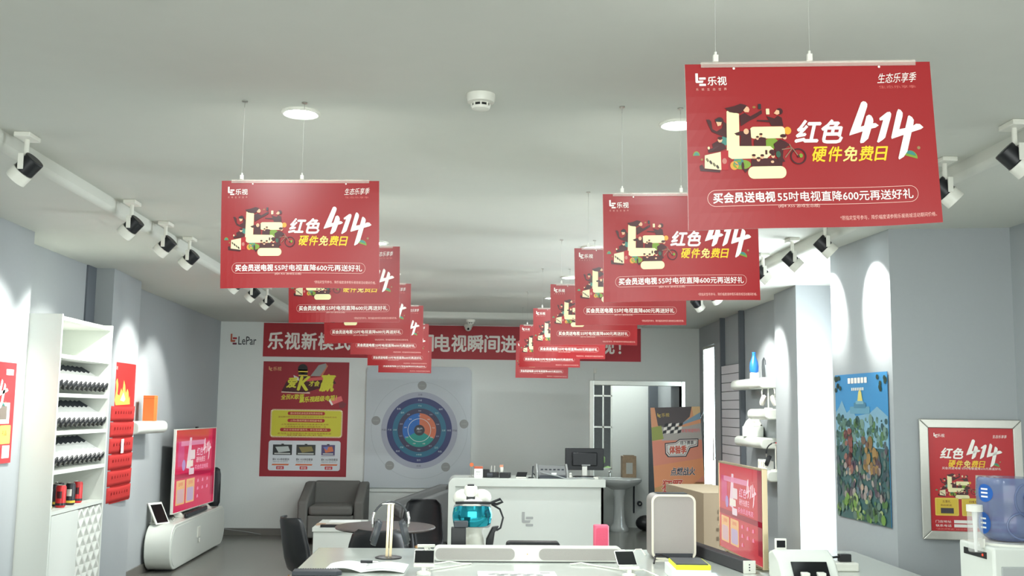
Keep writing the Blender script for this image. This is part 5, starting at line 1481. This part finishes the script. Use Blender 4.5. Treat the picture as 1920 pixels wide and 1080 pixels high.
t = thing('yellow_edged_box', 'white box with bright yellow edge and dark top at the purifier foot', 'box', (1.165, 5.42, Z0), R(-3))
MB().box(-.10, .095, -.14, .12, 0, .055).build('box', PAPER, t, bevel=.002)
MB().box(-.08, .093, -.1415, -.1395, .052, .074).box(-.08, .095, -.14, .12, .055, .074).build('yellow_layer', mat('fluorescent_yellow', (226, 232, 50), .5), t, smooth=0)
MB().box(-.075, .085, -.12, .11, .074, .079).build('dark_top', DKMET, t, smooth=0)
# right television on the table
pic = tv_picture(.93, .50, (196, 66, 74), (150, 40, 56))
t = tv('television', 'television with champagne frame showing a red picture on the right table', (1.605, 6.46, Z0 + .035), R(-90), .93, .50, GOLD, pic)
t.location = (1.59, 6.45, Z0 + .03)
for x in (.15, .78): MB().box(x - .02, x + .02, -.025, .12, -.03, -.018).box(x - .008, x + .008, -.004, .02, -.018, -.008).build('stand_foot', GOLD, t, bevel=.002)
t = thing('dark_soundbar', 'dark soundbar with white end cap in front of the right television', 'soundbar', (1.345, 6.38, Z0), R(-81))
MB().box(0, .87, 0, .065, 0, .065).build('body', mat('charcoal_fabric', (62, 62, 64), .8, bump=.2, bscale=400), t, bevel=.006)
MB().box(.87, .882, -.001, .066, 0, .066).build('end_cap', WPL, t, bevel=.002)
g = MB()
for z in (.018, .032, .046): g.cyl((.8815, .03, z), (.8835, .03, z), .004, n=8)
g.build('button', DKMET, t)
tag(MB().tube([(1.66, 5.62, Z0 + .03), (1.70, 5.55, Z0 + .06), (1.74, 5.45, Z0 + .03), (1.72, 5.3, Z0 + .005), (1.68, 5.2, Z0 + .005)], .005).tube([(1.66, 5.7, Z0 + .03), (1.75, 5.62, Z0 + .055), (1.79, 5.5, Z0 + .03), (1.77, 5.35, Z0 + .005)], .005).build('black_cables', BLK), 'black cables hanging behind the right television towards the banknote counter', 'cable')
# banknote counter
t = thing('banknote_counter', 'white banknote counting machine at the right of the foreground', 'money counter', (1.735, 5.30, Z0), R(0))
MB().prism([(-.15, -.12, 0), (-.15, .12, 0), (-.15, .12, .13), (-.15, .04, .15), (-.15, -.06, .11), (-.15, -.12, .03)], (.29, 0, 0)).build('housing', WLAC, t, bevel=.02, seg=4)
MB().prism([(-.095, -.132, .03), (.085, -.132, .03), (.085, -.075, .10), (-.095, -.075, .10)], (0, -.004, .004)).build('note_slot', BLKG, t, smooth=0)
for x in (-.06, .02): MB().box(x, x + .04, -.15, -.10, .02, .06).build('note_guide', WPL, t, bevel=.004)
MB().box(-.13, -.07, .06, .075, .14, .20).build('display_housing', WPL, t, bevel=.004)
MB().box(-.122, -.078, .0585, .0605, .155, .19).build('display', BLKG, t, smooth=0)
t = thing('power_adapter', 'black power plug on a white block beside the banknote counter', 'plug', (2.05, 5.66, Z0))
MB().box(-.07, .08, -.06, .06, 0, .045).build('block', WPL, t, bevel=.006)
MB().box(-.01, .055, -.02, .02, .045, .085).build('plug', BLK, t, bevel=.004)
MB().tube([(-.01, 0, .07), (-.06, 0, .065), (-.1, -.02, .03), (-.11, -.05, .006)], .006).build('cable', BLK, t)
